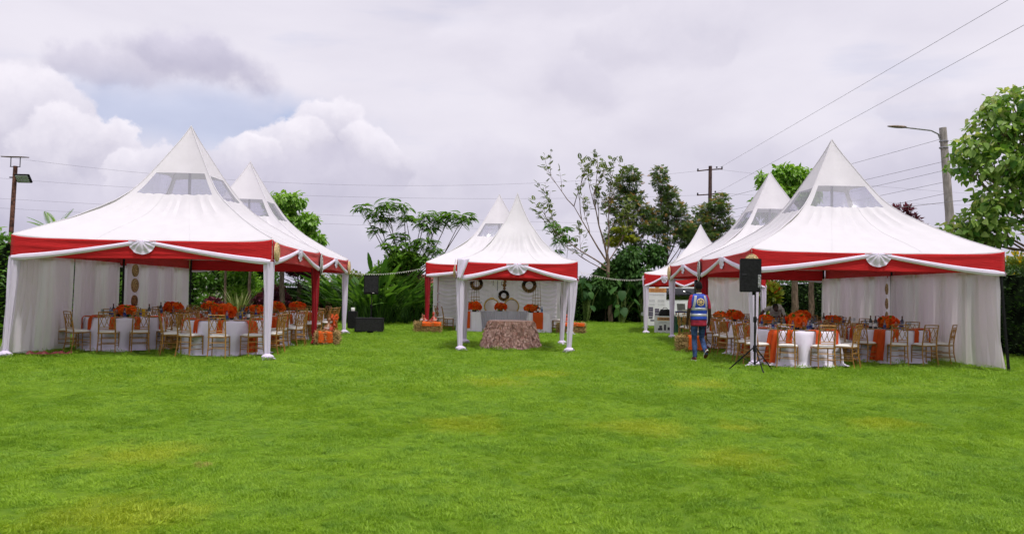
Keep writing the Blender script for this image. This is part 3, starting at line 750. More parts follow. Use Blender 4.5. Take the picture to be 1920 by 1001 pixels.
# ================================================================== CHAIRS
def make_chair():
    t = thing('banquet_chair', '', 'chair')
    for s in (-1, 1):
        MB().tube([(s*.185, .19, 0), (s*.178, .185, .44)], [.011, .016], 8).build('leg', 'gold_paint', t)
        MB().tube([(s*.185, -.235, 0), (s*.175, -.185, .25), (s*.172, -.18, .46), (s*.168, -.215, .70), (s*.165, -.265, .915)], [.011, .014, .016, .014, .012], 8).build('leg', 'gold_paint', t)
    m = MB()
    m.box((0, 0, .435), (.40, .40, .028)); m.build('seat_frame', 'gold_paint', t, bevel=.008)
    m = MB()
    for z, y0 in ((.16, .0), (.26, .0)):
        for s in (-1, 1): m.tube([(s*.182, .188, z), (s*.18, -.205, z)], .009, 6)
    for z in (.20, .32): m.tube([(-.18, .187, z), (.18, .187, z)], .009, 6)
    for z in (.20, .32): m.tube([(-.178, -.195, z), (.178, -.195, z)], .009, 6)
    m.build('stretcher', 'gold_paint', t)
    def by(z): return -.18-(z-.46)*(z-.46)*.1-(z-.46)*.14
    m = MB()
    for z, r in ((.905, .013), (.845, .009), (.565, .010), (.525, .009)): m.tube([(-.168, by(z), z), (0, by(z)-.012, z+.004), (.168, by(z), z)], r, 6)
    m.build('back_rail', 'gold_paint', t)
    m = MB(); xs = [-.165, -.055, .055, .165]
    for i in range(3):
        m.tube([(xs[i], by(.845), .845), (xs[i+1], by(.565), .565)], .0075, 5); m.tube([(xs[i+1], by(.845), .845), (xs[i], by(.565), .565)], .0075, 5)
    m.build('back_lattice', 'gold_paint', t)
    m = MB()
    def cf(u, v):
        a = 2*PI*u; e = 1/max(abs(math.cos(a))**6+abs(math.sin(a))**6, .001)**(1/6); rr_ = (.195*e*min(1, .2+.83*min(1, v*1.15)))
        return (rr_*math.cos(a), rr_*math.sin(a)+.005, .452+.045*math.sin(min(1, (1-v)*1.6)*PI/2))
    m.grid(cf, 24, 6, True); m.add([(0, .005, .497)], []); k = len(m.v)-1; m.f += [(k, (i+1) % 24, i) for i in range(24)][::-1]
    m.build('cushion', 'cushion', t); return t
chair0 = make_chair(); chair_used = [False]
POS = ['near middle', 'near right', 'right nearer', 'right farther', 'far right', 'far middle', 'far left', 'left farther', 'left nearer', 'near left']
def place_chair(x, y, rz, label, group, z=0):
    if chair_used[0]: o = copy_tree(chair0)
    else: o = chair0; chair_used[0] = True
    o.location = (x, y, z); o.rotation_euler = (0, 0, rz); return tag(o, label, 'chair', group)

# ================================================================== ROUND TABLES
TR = .86; TH = .755
def cloth_mesh(seed, r=TR, h=TH, folds=9, pool=.05):
    rs = random.Random(seed); ph = [rs.uniform(0, 6.28) for _ in range(5)]; m = MB(); n = 132
    prof = [(.001, h), (r*.5, h+.001), (r*.93, h), (r*.985, h-.004), (r, h-.018)]+[(r+.012+.035*q, h-.018-(h-.03)*q) for q in np.linspace(.06, .93, 11)]+[(r+.06+pool, .018), (r+.07+pool*1.6, .010)]
    def fn(i, a):
        if i < 4: return 1, 0
        q = min(1, (i-3)/9)
        w = math.sin(folds*a+ph[0]+.8*math.sin(2*a+ph[1]))+.55*math.sin((folds*2-3)*a+ph[2]+q)+.35*math.sin(3*a+ph[3])
        return 1+.06*q*w, (.012*math.sin(5*a+ph[4]) if i >= len(prof)-2 else 0)
    m.lathe(prof, n, (0, 0, 0), fn, False)
    return m.mesh('tablecloth', True, 0, 100)
CL = [cloth_mesh(11), cloth_mesh(23), cloth_mesh(31)]
top_me = MB().lathe([(.001, .70), (.84, .70), (.845, .725), (.84, .745), (.001, .745)], 32).mesh('table_top')
leg_me = MB().lathe([(.30, .0), (.28, .03), (.06, .06), (.05, .69), (.12, .70)], 16).mesh('pedestal')
# table furniture
plate_me = MB().lathe([(.001, .006), (.11, .006), (.15, .014), (.158, .017), (.155, .010), (.10, .0), (.001, .0)], 26).mesh('charger_plate')
def nap_mesh(L=.30, w=.115):
    m = MB()
    def fn(u, v):
        s = v*(.26+L); x = (u-.5)*w*(1+.12*v)+.012*math.sin(v*5)
        y = s; z = .02+.012*math.sin(u*PI*3)
        if s > .26: e = s-.26; y = .26+.03*min(1, e/.05)+.015*math.sin(u*PI*3); z = .02-e+.0
        return (x, -y, z)
    m.grid(fn, 10, 22); return m.mesh('napkin', True, 0, 100)
nap_me = nap_mesh()
def runner_mesh(L=.70, w=.22):
    m = MB()
    def fn(u, v):
        s = v*(.35+L); x = (u-.5)*w*(1+.35*v)+.03*math.sin(v*4); y = s; z = .012+.004*math.sin(u*PI*4)
        if s > .35: e = s-.35; y = .35+.02+.045*min(1, e/.08)+.10*e+.022*math.sin(u*PI*4+v*2); z = .012-e
        return (x, -y, z)
    m.grid(fn, 16, 30); return m.mesh('runner', True, 0, 100)
run_me = runner_mesh()
def rose_template():
    v, f = [], []
    for ring, (n, r, h, tilt) in enumerate(((3, .25, .55, .12), (4, .5, .5, .3), (5, .85, .35, .75))):
        for k in range(n):
            a = 2*PI*k/n+ring*.7; ca, sa = math.cos(a), math.sin(a); w = r*math.tan(PI/n)*1.15+.08
            def P(side, rad, z): return (rad*ca-side*w*sa, rad*sa+side*w*ca, z)
            i = len(v); v += [P(-.55, r*.35, -.1), P(.55, r*.35, -.1), P(1, r*(1-.2)+.05, h), P(-1, r*(1-.2)+.05, h), P(0, r+tilt*.3, h+.12-tilt*.25)]
            f += [(i, i+1, i+2), (i, i+2, i+3), (i+3, i+2, i+4)]
    return np.array(v)[:, [0, 2, 1]], f          # template y = outward
ROSE = rose_template()
def blooms_mesh(seed, n=46, r=.20, h=.125, sz=.072):
    rs = np.random.default_rng(seed); k = np.arange(n)+.5
    z = 1-1.35*k/n; a = PI*(1+5**.5)*k+rs.normal(0, .15, n); q = np.sqrt(np.maximum(0, 1-z*z))
    dr = np.stack([q*np.cos(a), q*np.sin(a), z], 1)
    off = dr*np.array([r, r, h])*rs.uniform(.80, 1.14, (n, 1)); off[:, 2] += .15
    return scatter_mesh('blooms', ROSE[0], ROSE[1], frames(dr+rs.normal(0, .2, (n, 3)), rs.uniform(0, 6, n)), off, sz*rs.uniform(.8, 1.2, n), rs.random(n))
BLOOM = [blooms_mesh(1), blooms_mesh(2), blooms_mesh(3)]
for b in BLOOM: b.materials.append(M['rose_orange'])
core_me = MB().ell((0, 0, .15), (.15, .15, .10), 12, 8).mesh('moss_core'); core_me.materials.append(M['petal_scarlet'])
vase_me = MB().lathe([(.06, 0), (.075, .01), (.07, .05), (.085, .10), (.08, .10), (.001, .09)], 18).mesh('vase'); vase_me.materials.append(M['black_gloss'])
def green_mesh(seed):
    rs = np.random.default_rng(seed); n = 26; a = rs.uniform(0, 2*PI, n); D = np.stack([np.cos(a), np.sin(a), rs.uniform(-.5, .9, n)], 1)
    me = scatter_mesh('greenery', LEAF6[0], LEAF6[1], frames(D), D*.15+np.array([0, 0, .14]), rs.uniform(.08, .15, n), rs.random(n)); me.materials.append(M['leaf_mid']); return me
GREEN = [green_mesh(5), green_mesh(6)]
def flowers(label, x, y, z, sc, k, group='orange flower centrepieces'):
    t = thing('flower_arrangement', label, 'flowers', (x, y, z), k*1.3, group); t.scale = (sc,)*3
    link_mesh('vase', vase_me, None, t); link_mesh('moss_core', core_me, None, t); link_mesh('blooms', BLOOM[k % 3], None, t); link_mesh('greenery', GREEN[k % 2], None, t); t.scale.z = sc*(.85+.3*((k*37) % 10)/10); return t
wb_body = MB().lathe([(.03, 0), (.033, .01), (.033, .13), (.028, .16), (.013, .19), (.013, .20)], 12).mesh('body')
wb_lab = MB().lathe([(.0338, .055), (.0338, .11)], 12, caps=False).mesh('label'); wb_cap = MB().lathe([(.014, .20), (.014, .222), (.001, .223)], 10).mesh('cap')
wn_body = MB().lathe([(.036, 0), (.038, .01), (.038, .18), (.030, .215), (.014, .245), (.014, .31)], 12).mesh('body')
wn_lab = MB().lathe([(.0388, .06), (.0388, .14)], 12, caps=False).mesh('label'); wn_cap = MB().lathe([(.015, .27), (.0155, .315), (.001, .317)], 10).mesh('cap')
gl_body = MB().lathe([(.032, .0), (.03, .004), (.004, .008), (.004, .085), (.03, .115), (.036, .15), (.030, .19)], 12, caps=False).mesh('bowl')
jc_body = MB().lathe([(.03, 0), (.038, .005), (.045, .10), (.04, .16), (.045, .19)], 12, caps=False).mesh('jug')
def bottle(kind, label, x, y, z):
    if kind == 'wine':
        t = thing('wine_bottle', label, 'bottle', (x, y, z), 0, 'dark bottles on the tables'); parts = ((wn_body, 'wine_glass_bottle'), (wn_lab, 'ceramic'), (wn_cap, 'shoe_red'))
    elif kind == 'water':
        t = thing('water_bottle', label, 'bottle', (x, y, z), 0, 'water bottles on the tables'); parts = ((wb_body, 'water_bottle'), (wb_lab, 'blue_cloth'), (wb_cap, 'emblem_navy'))
    elif kind == 'glass':
        t = thing('wine_glass', label, 'glass', (x, y, z), 0, 'glasses on the tables'); parts = ((gl_body, 'clear_glass'),)
    else:
        t = thing('juice_jug', label, 'jug', (x, y, z), 0, 'juice jugs on the tables'); parts = ((jc_body, 'petal_yellow'),)
    for me, mt in parts: link_mesh(me.name.split('.')[0], me, mt, t)
    return t
TABLES = [  # x, y, short name, near?, runner angle, chair turn
    (-8.66, 19.45, "left tent's front table by the curtain", 2, 2.6, .10), (-6.0, 18.55, "left tent's front table by the lawn", 2, .95, .22),
    (-8.6, 22.2, "left tent's second table along the curtain", 1, 5.5, .0), (-6.1, 21.25, "left tent's second table along the lawn", 1, .8, .15),
    (-8.55, 24.8, "left tent's third table along the curtain", 0, .3, .1), (-6.25, 23.95, "left tent's third table along the lawn", 0, .6, .2),
    (-6.2, 26.3, "left tent's rearmost table", 0, .6, .05),
    (6.98, 17.75, "right tent's front table by the lawn", 2, 5.35, .12), (9.68, 18.95, "right tent's front table by the curtain", 2, 5.6, .30),
    (7.2, 20.35, "right tent's second table along the lawn", 1, 5.5, .0), (9.55, 21.65, "right tent's second table along the curtain", 1, .4, .2),
    (7.25, 22.95, "right tent's third table along the lawn", 0, 5.6, .1), (9.75, 24.4, "right tent's third table along the curtain", 0, .3, .0),
    (7.5, 25.45, "right tent's rearmost table", 0, 5.8, .2)]
for ti, (tx, ty, T, lvl, ra, tw) in enumerate(TABLES):
    r_ = random.Random(100+ti)
    t = thing('round_table', f"round table under a white cloth, {T}", 'table', (tx, ty, 0), r_.uniform(0, 6), 'round guest tables')
    link_mesh('tablecloth', CL[ti % 3], 'table_linen', t); link_mesh('table_top', top_me, 'wicker_brown', t); link_mesh('pedestal', leg_me, 'black_paint', t)
    flowers(f"dome of orange roses on the {T}", tx+r_.uniform(-.05, .05), ty+r_.uniform(-.05, .05), TH, r_.uniform(.86, 1.14), ti)
    side = 'left' if tx < 0 else 'right'
    rn = tag(link_mesh('table_runner', run_me, 'orange_cloth', None, (tx+.51*math.sin(ra), ty-.51*math.cos(ra), TH), (0, 0, ra)), f"long orange runner hanging from the {T}", 'runner', 'orange runners hanging to the grass')
    for k in range(10):
        a = tw+k*2*PI/10+r_.uniform(-.05, .05); cx, cy = math.sin(a), -math.cos(a); rr_ = 1.13+r_.uniform(-.04, .07)
        face = math.atan2(-cy, -cx)-PI/2+r_.uniform(-.20, .20)
        place_chair(tx+cx*rr_, ty+cy*rr_, face, f"gold lattice-back chair at the {POS[k]} of the {T}", f"gold chairs around the {T}")
        vis = k in (0, 1, 2, 8, 9) if lvl < 2 else True
        if vis and lvl >= 1:
            tag(link_mesh('charger_plate', plate_me, 'charger', None, (tx+cx*.66, ty+cy*.66, TH+.003)), f"gold charger plate at the {POS[k]} of the {T}", 'plate', 'charger plates on the guest tables')
        if vis and k != round((ra-tw)/(2*PI/10)) % 10:
            tag(link_mesh('napkin', nap_me, 'orange_cloth', None, (tx+cx*.625, ty+cy*.625, TH+.004), (0, 0, a+r_.uniform(-.08, .08))), f"folded orange napkin at the {POS[k]} of the {T}", 'napkin', 'orange napkins hanging off the tables')
    if lvl >= 1:
        spots = [('wine', 'left of', -.30, -.05), ('water', 'front left of', -.20, -.30), ('water', 'front right of', .13, -.33), ('wine', 'behind', .05, .34), ('water', 'right of', .34, .03),
                 ('glass', 'near left of', -.40, -.28), ('glass', 'near right of', .36, -.24), ('jug', 'far right of', .28, .27), ('wine', 'far left of', -.28, .27), ('glass', 'far side of', -.08, .42),
                 ('glass', 'outer left of', -.52, -.10), ('glass', 'outer right of', .52, -.05), ('water', 'outer far left of', -.45, .22), ('wine', 'outer far right of', .46, .20), ('glass', 'just before', -.03, -.46), ('jug', 'beyond', .16, .48)]
        names = {'wine': 'dark wine bottle', 'water': 'small water bottle', 'glass': 'stemmed glass', 'jug': 'orange juice jug'}
        for (kd, ps, dx, dy) in (spots if lvl == 2 else spots[:4]+spots[6:8]+spots[10:13]):
            bottle(kd, f"{names[kd]} {ps} the roses, {T}", tx+dx+r_.uniform(-.03, .03), ty+dy+r_.uniform(-.03, .03), TH)
# two chairs at the end of the left tents wear orange bows
for k, (x, y, rz) in enumerate(((-5.22, 25.55, 1.9), (-4.98, 25.15, 1.2))):
    place_chair(x, y, rz, ('gold chair with orange bow at the far end of the left tents, half hidden', 'gold chair with orange bow at the far end of the left tents, outermost')[k], 'gold chairs with orange bows')
    t = thing('chair_bow', ('orange ribbon bow on the half hidden end chair of the left tents', 'orange ribbon bow on the outermost end chair of the left tents')[k], 'bow', (x, y, .62), rz, 'bows on the end chairs')
    m = MB()
    for s in (-1, 1): m.tube([(0, -.24, 0), (s*.12, -.28, .07), (s*.17, -.28, 0), (s*.12, -.28, -.06), (0, -.24, 0)], [(.02, .03), (.03, .05), (.03, .06), (.03, .05), (.02, .03)], 8)
    m.build('loop', 'orange_cloth', t)
    m = MB(); m.tube([(0, -.25, 0), (.05, -.27, -.18), (.07, -.26, -.32)], [(.02, .02), (.05, .008), (.06, .006)], 8); m.tube([(0, -.25, 0), (-.05, -.27, -.16), (-.06, -.26, -.28)], [(.02, .02), (.05, .008), (.06, .006)], 8)
    m.build('tail', 'orange_cloth', t)

# ================================================================== HEAD TABLE AND CAKE TABLE
def skirt_table(name, label, cat, x0, x1, y0, y1, h, mat, n_f, topmat=None):
    t = thing(name, label, cat, ((x0+x1)/2, (y0+y1)/2, 0)); a, b = (x1-x0)/2, (y1-y0)/2
    m = MB(); per = []
    def rect(q):
        s = q*4*(a+b)
        if s < 2*a: return (-a+s, -b, 0, -1)
        s -= 2*a
        if s < 2*b: return (a, -b+s, 1, 0)
        s -= 2*b
        if s < 2*a: return (a-s, b, 0, 1)
        s -= 2*a; return (-a, b-s, -1, 0)
    def fn(u, v):
        x, y, nx, ny = rect(min(u, .99999)); w = math.sin(u*2*PI*n_f)+.4*math.sin(u*2*PI*n_f*.37+1); o = .012+.025*w*(.3+.7*v)+.05*v
        return (x+nx*o, y+ny*o, h-.004-(h-.02)*v)
    m.grid(fn, n_f*6, 8, True); m.build('skirt', mat, t, ang=180)
    MB().box((0, 0, h-.012), (2*a+.03, 2*b+.03, .02)).build('cloth_top', topmat or mat, t, bevel=.008); return t
skirt_table('head_table', 'long head table with pleated silver skirt before the backdrop', 'table', -.35, 1.78, 31.1, 31.8, .75, 'silver_cloth', 60)
for lab, x0, x1, rx in (('left', -1.05, -.22, -.78), ('right', 1.58, 2.38, 1.93)):
    skirt_table('side_table', f'small white clothed table joined to the {lab} end of the head table', 'table', x0, x1, 29.75, 30.45, .74, 'table_linen', 18)
    m = MB(); m.grid(lambda u, v: ((u-.5)*.38, -(v*1.3 if v < .5 else .65+.06*min(1, (v-.5)*6)+.012*math.sin(u*9)), .004 if v < .5 else .004-(v-.5)*1.22), 8, 26)
    tag(m.build('table_runner', 'orange_cloth', None, loc=(rx, 30.37, .75), ang=100), f'orange runner hanging down the front of the {lab} white side table', 'runner', 'runners on the side tables')
flowers('ball of orange roses on the left white side table', -.45, 30.2, .74, 1.15, 1, 'orange flowers at the head table')
flowers('ball of orange roses in the middle of the silver head table', .56, 31.3, .75, 1.05, 2, 'orange flowers at the head table')
flowers('ball of orange roses on the right white side table', 1.72, 30.2, .74, 1.15, 0, 'orange flowers at the head table')
for k, (x, y) in enumerate(((-.75, 30.05), (-.60, 30.1), (1.95, 30.0), (2.10, 30.05), (2.05, 30.2))):
    bottle(('glass', 'glass', 'wine', 'water', 'glass')[k], ('stemmed glass at the outer end of the left side table', 'stemmed glass next to the roses on the left side table', 'dark bottle beside the roses on the right side table', 'water bottle on the orange runner of the right side table', 'stemmed glass at the back of the right side table')[k], x, y, .75)
def throne(label, x, y):
    t = thing('throne_chair', label, 'armchair', (x, y, 0), 0, 'round-backed chairs at the head table')
    m = MB(); m.tube([(math.cos(a)*.30, .0, .92+math.sin(a)*.30) for a in np.linspace(-.9, PI+.9, 25)], [(.035, .03)]*25, 8); m.ell((0, 0, 1.23), (.10, .03, .05), 10, 6); m.build('back_frame', 'bright_gold', t)
    m = MB(); m.lathe([(.001, -.03), (.22, -.028), (.268, -.01), (.268, .01), (.22, .03), (.001, .035)], 26); m.v = [(x_, -z_, .92+y_) for (x_, y_, z_) in m.v]; m.build('back_cushion', 'cushion', t)
    MB().box((0, -.28, .46), (.56, .54, .12)).build('seat', 'cushion', t, bevel=.03)
    MB().box((0, -.28, .375), (.58, .56, .05)).build('seat_frame', 'bright_gold', t, bevel=.01)
    for sx in (-1, 1):
        MB().tube([(sx*.29, 0, .72), (sx*.33, -.18, .70), (sx*.31, -.42, .66), (sx*.29, -.46, .42)], [.022, .024, .024, .02], 8).build('arm', 'bright_gold', t)
        for yy in (-.5, -.02): MB().tube([(sx*.25, yy, .37), (sx*.27, yy, .2), (sx*.25, yy, 0)], [.028, .024, .016], 8).build('leg', 'bright_gold', t)
throne('round-backed white chair with gold frame, left behind the head table', .22, 32.55)
throne('round-backed white chair with gold frame, right behind the head table', 1.02, 32.55)
place_chair(-1.45, 30.7, -PI/2+.1, 'gold chair standing at the left end of the head table', 'gold chairs at the head table')
place_chair(-1.75, 31.5, -PI/2-.2, 'gold chair by the left side drape, behind another', 'gold chairs at the head table')
place_chair(2.75, 30.55, PI/2, 'gold chair with white seat at the right end of the head table', 'gold chairs at the head table')

# cake table: stepped rows of ruffles
t = thing('cake_table', 'round cake table covered in bronze ruffles on the lawn', 'table', (.68, 21.65, 0))
MB().lathe([(.60, .70), (.615, .715), (.60, .73), (.001, .732)], 40).build('table_top', 'bronze_ruffle', t)
def cfn(i, a):
    return 1+.022*math.sin(17*a)+.02*math.sin(31*a+i), 0
m = MB(); m.lathe([(.60+.20*q, .71-.70*q) for q in np.linspace(0, 1, 10)], 160, (0, 0, 0), cfn, False); m.build('under_cloth', 'bronze_ruffle', t)
n = 5200; q = rng.random(n)**.95; a = rng.uniform(0, 2*PI, n); rad_ = .605+.19*q
off = np.stack([rad_*np.cos(a)*(1+.022*np.sin(17*a)), rad_*np.sin(a)*(1+.022*np.sin(17*a)), .72-.69*q], 1)
dr = np.stack([np.cos(a)*.35+rng.normal(0, .22, n), np.sin(a)*.35+rng.normal(0, .22, n), -1+rng.normal(0, .2, n)], 1)
PET = ([(-.2, 0, 0), (.2, 0, 0), (.30, .6, .16), (.12, 1.2, .0), (-.12, 1.15, .18), (-.30, .6, -.05), (0, .5, .14)], [(0, 1, 6), (1, 2, 6), (2, 3, 6), (3, 4, 6), (4, 5, 6), (5, 0, 6)])
me = scatter_mesh('ruffles', PET[0], PET[1], frames(dr, rng.normal(0, .8, n)), off, rng.uniform(.05, .095, n), smooth=True)
tag(link_mesh('ruffles', me, 'ruffle_satin', t), kind='stuff')

# ================================================================== HAY BALES
def bale(label, x, y, rz, dims, end=False):
    t = thing('hay_bale', label, 'hay bale', (x, y, 0), rz, 'hay bales with orange cloth'); a, b, h = dims
    m = MB()
    def fn(u, v):
        an = 2*PI*u; e = 1/(abs(math.cos(an))**7+abs(math.sin(an))**7)**(1/7); yy = b/2*e*math.cos(an); zz = h/2+h/2*e*math.sin(an)
        xx = (v-.5)*a; k = .97+.03*math.sin(v*PI*3)**2+.02*mnoise.noise(Vector((xx*9, yy*9, zz*9)))
        return (xx, yy*k, max(.004, h/2+(zz-h/2)*k))
    m.grid(lambda u, v: fn(u, v), 28, 18, True); m.f += [tuple(range(27, -1, -1)), tuple(18*28+i for i in range(28))]
    m.build('straw_block', 'straw_core', t)
    n = 2600; f = rng.integers(0, 5, n); P = np.zeros((n, 3)); D = np.zeros((n, 3)); u = rng.uniform(-.5, .5, (n, 2))
    for k in range(n):
        if f[k] == 0: P[k] = (u[k, 0]*a, -b/2, h*(u[k, 1]+.5)); D[k] = (1, -.25, .0)
        elif f[k] == 1: P[k] = (u[k, 0]*a, u[k, 1]*b, h); D[k] = (1, 0, .2)
        elif f[k] == 2: P[k] = (-a/2, u[k, 0]*b, h*(u[k, 1]+.5)); D[k] = (-.5, .8, .2)
        elif f[k] == 3: P[k] = (a/2, u[k, 0]*b, h*(u[k, 1]+.5)); D[k] = (.5, .8, .2)
        else: P[k] = (u[k, 0]*a, b/2, h*(u[k, 1]+.5)); D[k] = (1, .25, .0)
    D += rng.normal(0, .55, (n, 3)); D *= rng.choice([-1, 1], n)[:, None]; P[:, 2] = np.maximum(P[:, 2], .01)
    st = ([(-.05, 0, 0), (.05, 0, 0), (.04, 1, .0), (-.04, 1, .0)], [(0, 1, 2, 3)])
    me = scatter_mesh('straw', st[0], st[1], frames(D, rng.uniform(0, 6, n)), P, rng.uniform(.05, .13, n))
    tag(link_mesh('straw', me, 'straw', t), kind='stuff')
    for s in (-.22, .22): MB().tube([(s*a*1.2, (b/2+.012)*math.cos(q)*1.02/max(abs(math.cos(q)), abs(math.sin(q)), .8), h/2+(h/2+.01)*math.sin(q)*1.02/max(abs(math.cos(q)), abs(math.sin(q)), .8)) for q in np.linspace(0, 2*PI, 25)], .006, 5, False).build('twine', 'calabash_brown', t)
    return t
def bale_cloth(label, x, y, rz, x0, x1, b, h, drop, mat='bright_orange'):
    m = MB()
    def fn(u, v):
        xx = x0+(x1-x0)*u+.02*math.sin(v*7+u); s = v*(b+drop*2)-drop; e = .022+.012*math.sin(u*9+v*5)
        if s < 0: yy, zz = -b/2-e-.01*math.sin(u*8), h+s+e*.3
        elif s > b: yy, zz = b/2+e, h-(s-b)+e*.3
        else: yy, zz = -b/2+s, h+e+.012*math.sin(s*14+u*6)
        return (xx, yy, max(.008, zz))
    m.grid(fn, 18, 40); o = m.build('bale_cloth', mat, None, loc=(x, y, 0), rot=(0, 0, rz), ang=100)
    return tag(o, label, 'cloth', 'orange cloths on the hay bales')
def gourd(label, x, y, z, s, mat, lean=0):
    t = thing('calabash', label, 'calabash', (x, y, z), rng.uniform(0, 6), 'calabashes on the hay bales'); t.scale = (s,)*3; t.rotation_euler.x = lean
    MB().lathe([(.02, 0), (.10, .02), (.135, .09), (.11, .17), (.05, .22), (.035, .27), (.05, .33), (.055, .37), (.03, .41), (.001, .42)], 18).build('body', mat, t)
    MB().tube([(0, 0, .41), (.01, 0, .45), (.03, 0, .48)], [.012, .009, .006], 6).build('stem', 'calabash_brown', t)
    MB().lathe([(.108, .035), (.138, .085), (.137, .10)], 18, caps=False).build('bead_band', 'bead_white', t)
bale('hay bale with red calabashes, left of the head table tent', -2.1, 28.85, .02, (.88, .46, .36))
bale_cloth('orange cloth over the top of the bale left of the head table', -2.1, 28.85, .02, -.2, .47, .46, .36, .12)
for k, (dx, dy, s, mt, ln) in enumerate(((-.08, -.02, .60, 'calabash_red', .25), (.10, -.05, .5, 'calabash_red', -.5), (.22, .06, .85, 'calabash_red', .1), (-.2, .08, .7, 'calabash_brown', .4))):
    gourd(('red calabash lying on the bale left of the head table', 'small red calabash at the front of the bale left of the head table', 'tall red calabash standing on the bale left of the head table', 'brown calabash at the back of the bale left of the head table')[k], -2.1+dx, 28.85+dy, .385, s, mt, ln)
bale('hay bale half hidden behind the right legs of the centre canopy', 3.2, 29.95, .0, (1.0, .46, .36))
bale_cloth('orange cloth over the bale right of the head table', 3.2, 29.95, 0, -.42, .46, .46, .36, .10)
gourd('tall red calabash on the bale right of the head table', 3.02, 29.9, .39, .75, 'calabash_red', .1)
gourd('brown calabash on the bale right of the head table', 3.10, 30.0, .39, .85, 'calabash_brown', -.2)
bale('hay bale under orange cloth beside the red pole of the left tents', -4.28, 21.75, .12, (.56, .40, .34))
bale_cloth('orange cloth covering the bale beside the red pole of the left tents', -4.28, 21.75, .12, -.24, .14, .40, .34, .28)
gourd('beaded calabash on the bale beside the left red pole', -4.30, 21.8, .37, .85, 'calabash_brown', .2)
gourd('red calabash on the bale beside the left red pole', -4.18, 21.72, .37, .65, 'calabash_red', .8)
bale('hay bale under orange cloth beside the walking person', 5.42, 21.0, -.1, (.66, .46, .40))
bale_cloth('orange cloth covering the bale beside the walking person', 5.42, 21.0, -.1, -.10, .27, .46, .40, .34)
# crumpled red cloth at the foot of the left curtain
m = MB(); m.grid(lambda u, v: (-9.6+.8*u, 16.98+.22*v+.3*u+.04*math.sin(u*12), .045+.035*math.sin(PI*v)*(1+.6*math.sin(u*19+v*3)+.4*math.sin(u*37))), 40, 10)
tag(m.build('crumpled_cloth', 'shoe_red', ang=100), 'crumpled dark red cloth on the grass at the left curtain foot', 'cloth')

# ================================================================== LOUDSPEAKERS
def cabinet(t, w, d_, h, z):
    m = MB(); m.add([(-w/2, -d_/2, z), (w/2, -d_/2, z), (w*.36, d_/2, z), (-w*.36, d_/2, z), (-w/2, -d_/2, z+h), (w/2, -d_/2, z+h), (w*.36, d_/2, z+h), (-w*.36, d_/2, z+h)], [(3, 2, 1, 0), (4, 5, 6, 7), (0, 1, 5, 4), (1, 2, 6, 5), (2, 3, 7, 6), (3, 0, 4, 7)])
    m.build('cabinet', 'black_paint', t, bevel=.012)
def tripod(label, loc, h, spread, rz):
    t = thing('speaker_stand', label, 'speaker stand', loc, rz, 'tripod speaker stands')
    MB().tube([(0, 0, .12), (0, 0, h*.62)], .022, 10).build('lower_pole', 'black_paint', t)
    MB().tube([(0, 0, h*.5), (0, 0, h)], .016, 10).build('upper_pole', 'black_gloss', t)
    MB().lathe([(.03, h*.60), (.036, h*.61), (.036, h*.66), (.028, h*.67)], 12).build('clamp', 'black_paint', t)
    MB().tube([(.03, 0, h*.635), (.09, 0, h*.635)], [.008, .018], 8).build('clamp_knob', 'black_paint', t)
    MB().lathe([(.028, .38), (.04, .39), (.04, .50), (.028, .51)], 12).build('hub', 'black_paint', t)
    for k in range(3):
        a = k*2*PI/3; e = (math.cos(a)*spread, math.sin(a)*spread, .015)
        l = MB().tube([(math.cos(a)*.03, math.sin(a)*.03, .46), e], .013, 8).build('leg', 'black_paint', t)
        MB().ell((e[0], e[1], .02), (.022, .022, .018), 8, 6).build('rubber_foot', 'rubber', l)
        MB().tube([(math.cos(a)*.02, math.sin(a)*.02, .15), (e[0]*.55, e[1]*.55, .26)], .008, 6).build('brace', 'black_paint', t)
tripod('black tripod stand in front of the right marquee corner', (5.43, 15.95, 0), 1.62, .50, .52)
t = thing('loudspeaker', 'black loudspeaker seen from behind on the right tripod stand', 'loudspeaker', (5.30, 15.95, 1.58), -.10, 'black loudspeakers')
cabinet(t, .42, .36, .67, 0)
MB().lathe([(.035, -.06), (.035, .03)], 14, (.10, 0, 0)).build('pole_socket', 'black_paint', t)
MB().box((.165, -.186, .22), (.06, .012, .26)).build('connector_panel', 'grey_metal', t, bevel=.003)
for k in range(5):
    m = MB(); m.lathe([(.012, 0), (.010, .02), (.001, .021)], 10); m.v = [(x+.165+(-.012 if k % 2 else .012), -.192-z, y+.12+k*.052) for (x, y, z) in m.v]; m.build('knob', 'shoe_white' if k in (1, 3) else 'print_grey', t)
m = MB(); m.box((-.13, -.182, .35), (.10, .01, .035)); m.build('handle', 'black_gloss', t, bevel=.004)
MB().tube([(.165, -.2, .13), (.19, -.24, .0), (.17, -.2, -.35), (.14, -.05, -.75), (.13, .0, -1.1)], .006, 6).build('cable', 'wire_black', t)
t = thing('subwoofer', 'wide black subwoofer standing on the lawn near the left tents', 'subwoofer', (-4.1, 28.25, 0), .03)
MB().box((0, 0, .27), (.98, .55, .50)).build('cabinet', 'black_paint', t, bevel=.015)
MB().box((0, -.278, .27), (.90, .02, .42)).build('grille', 'black_grille', t, bevel=.005)
for s in (-1, 1): MB().box((s*.42, -.2, .012), (.06, .06, .024)).build('foot', 'rubber', t)
tripod('black tripod stand behind the subwoofer on the lawn', (-4.22, 29.4, 0), 1.38, .5, .3)
t = thing('loudspeaker', 'black loudspeaker raised behind the subwoofer, before the big leaves', 'loudspeaker', (-4.22, 29.4, 1.34), .06, 'black loudspeakers')
cabinet(t, .54, .40, .70, 0)
MB().box((0, -.21, .36), (.48, .012, .58)).build('grille', 'black_grille', t, bevel=.004)
MB().box((.08, -.22, .05), (.07, .004, .02)).build('badge', 'shoe_white', t)
tripod('black tripod stand behind the walking person', (6.1, 22.6, 0), 1.40, .45, .3)
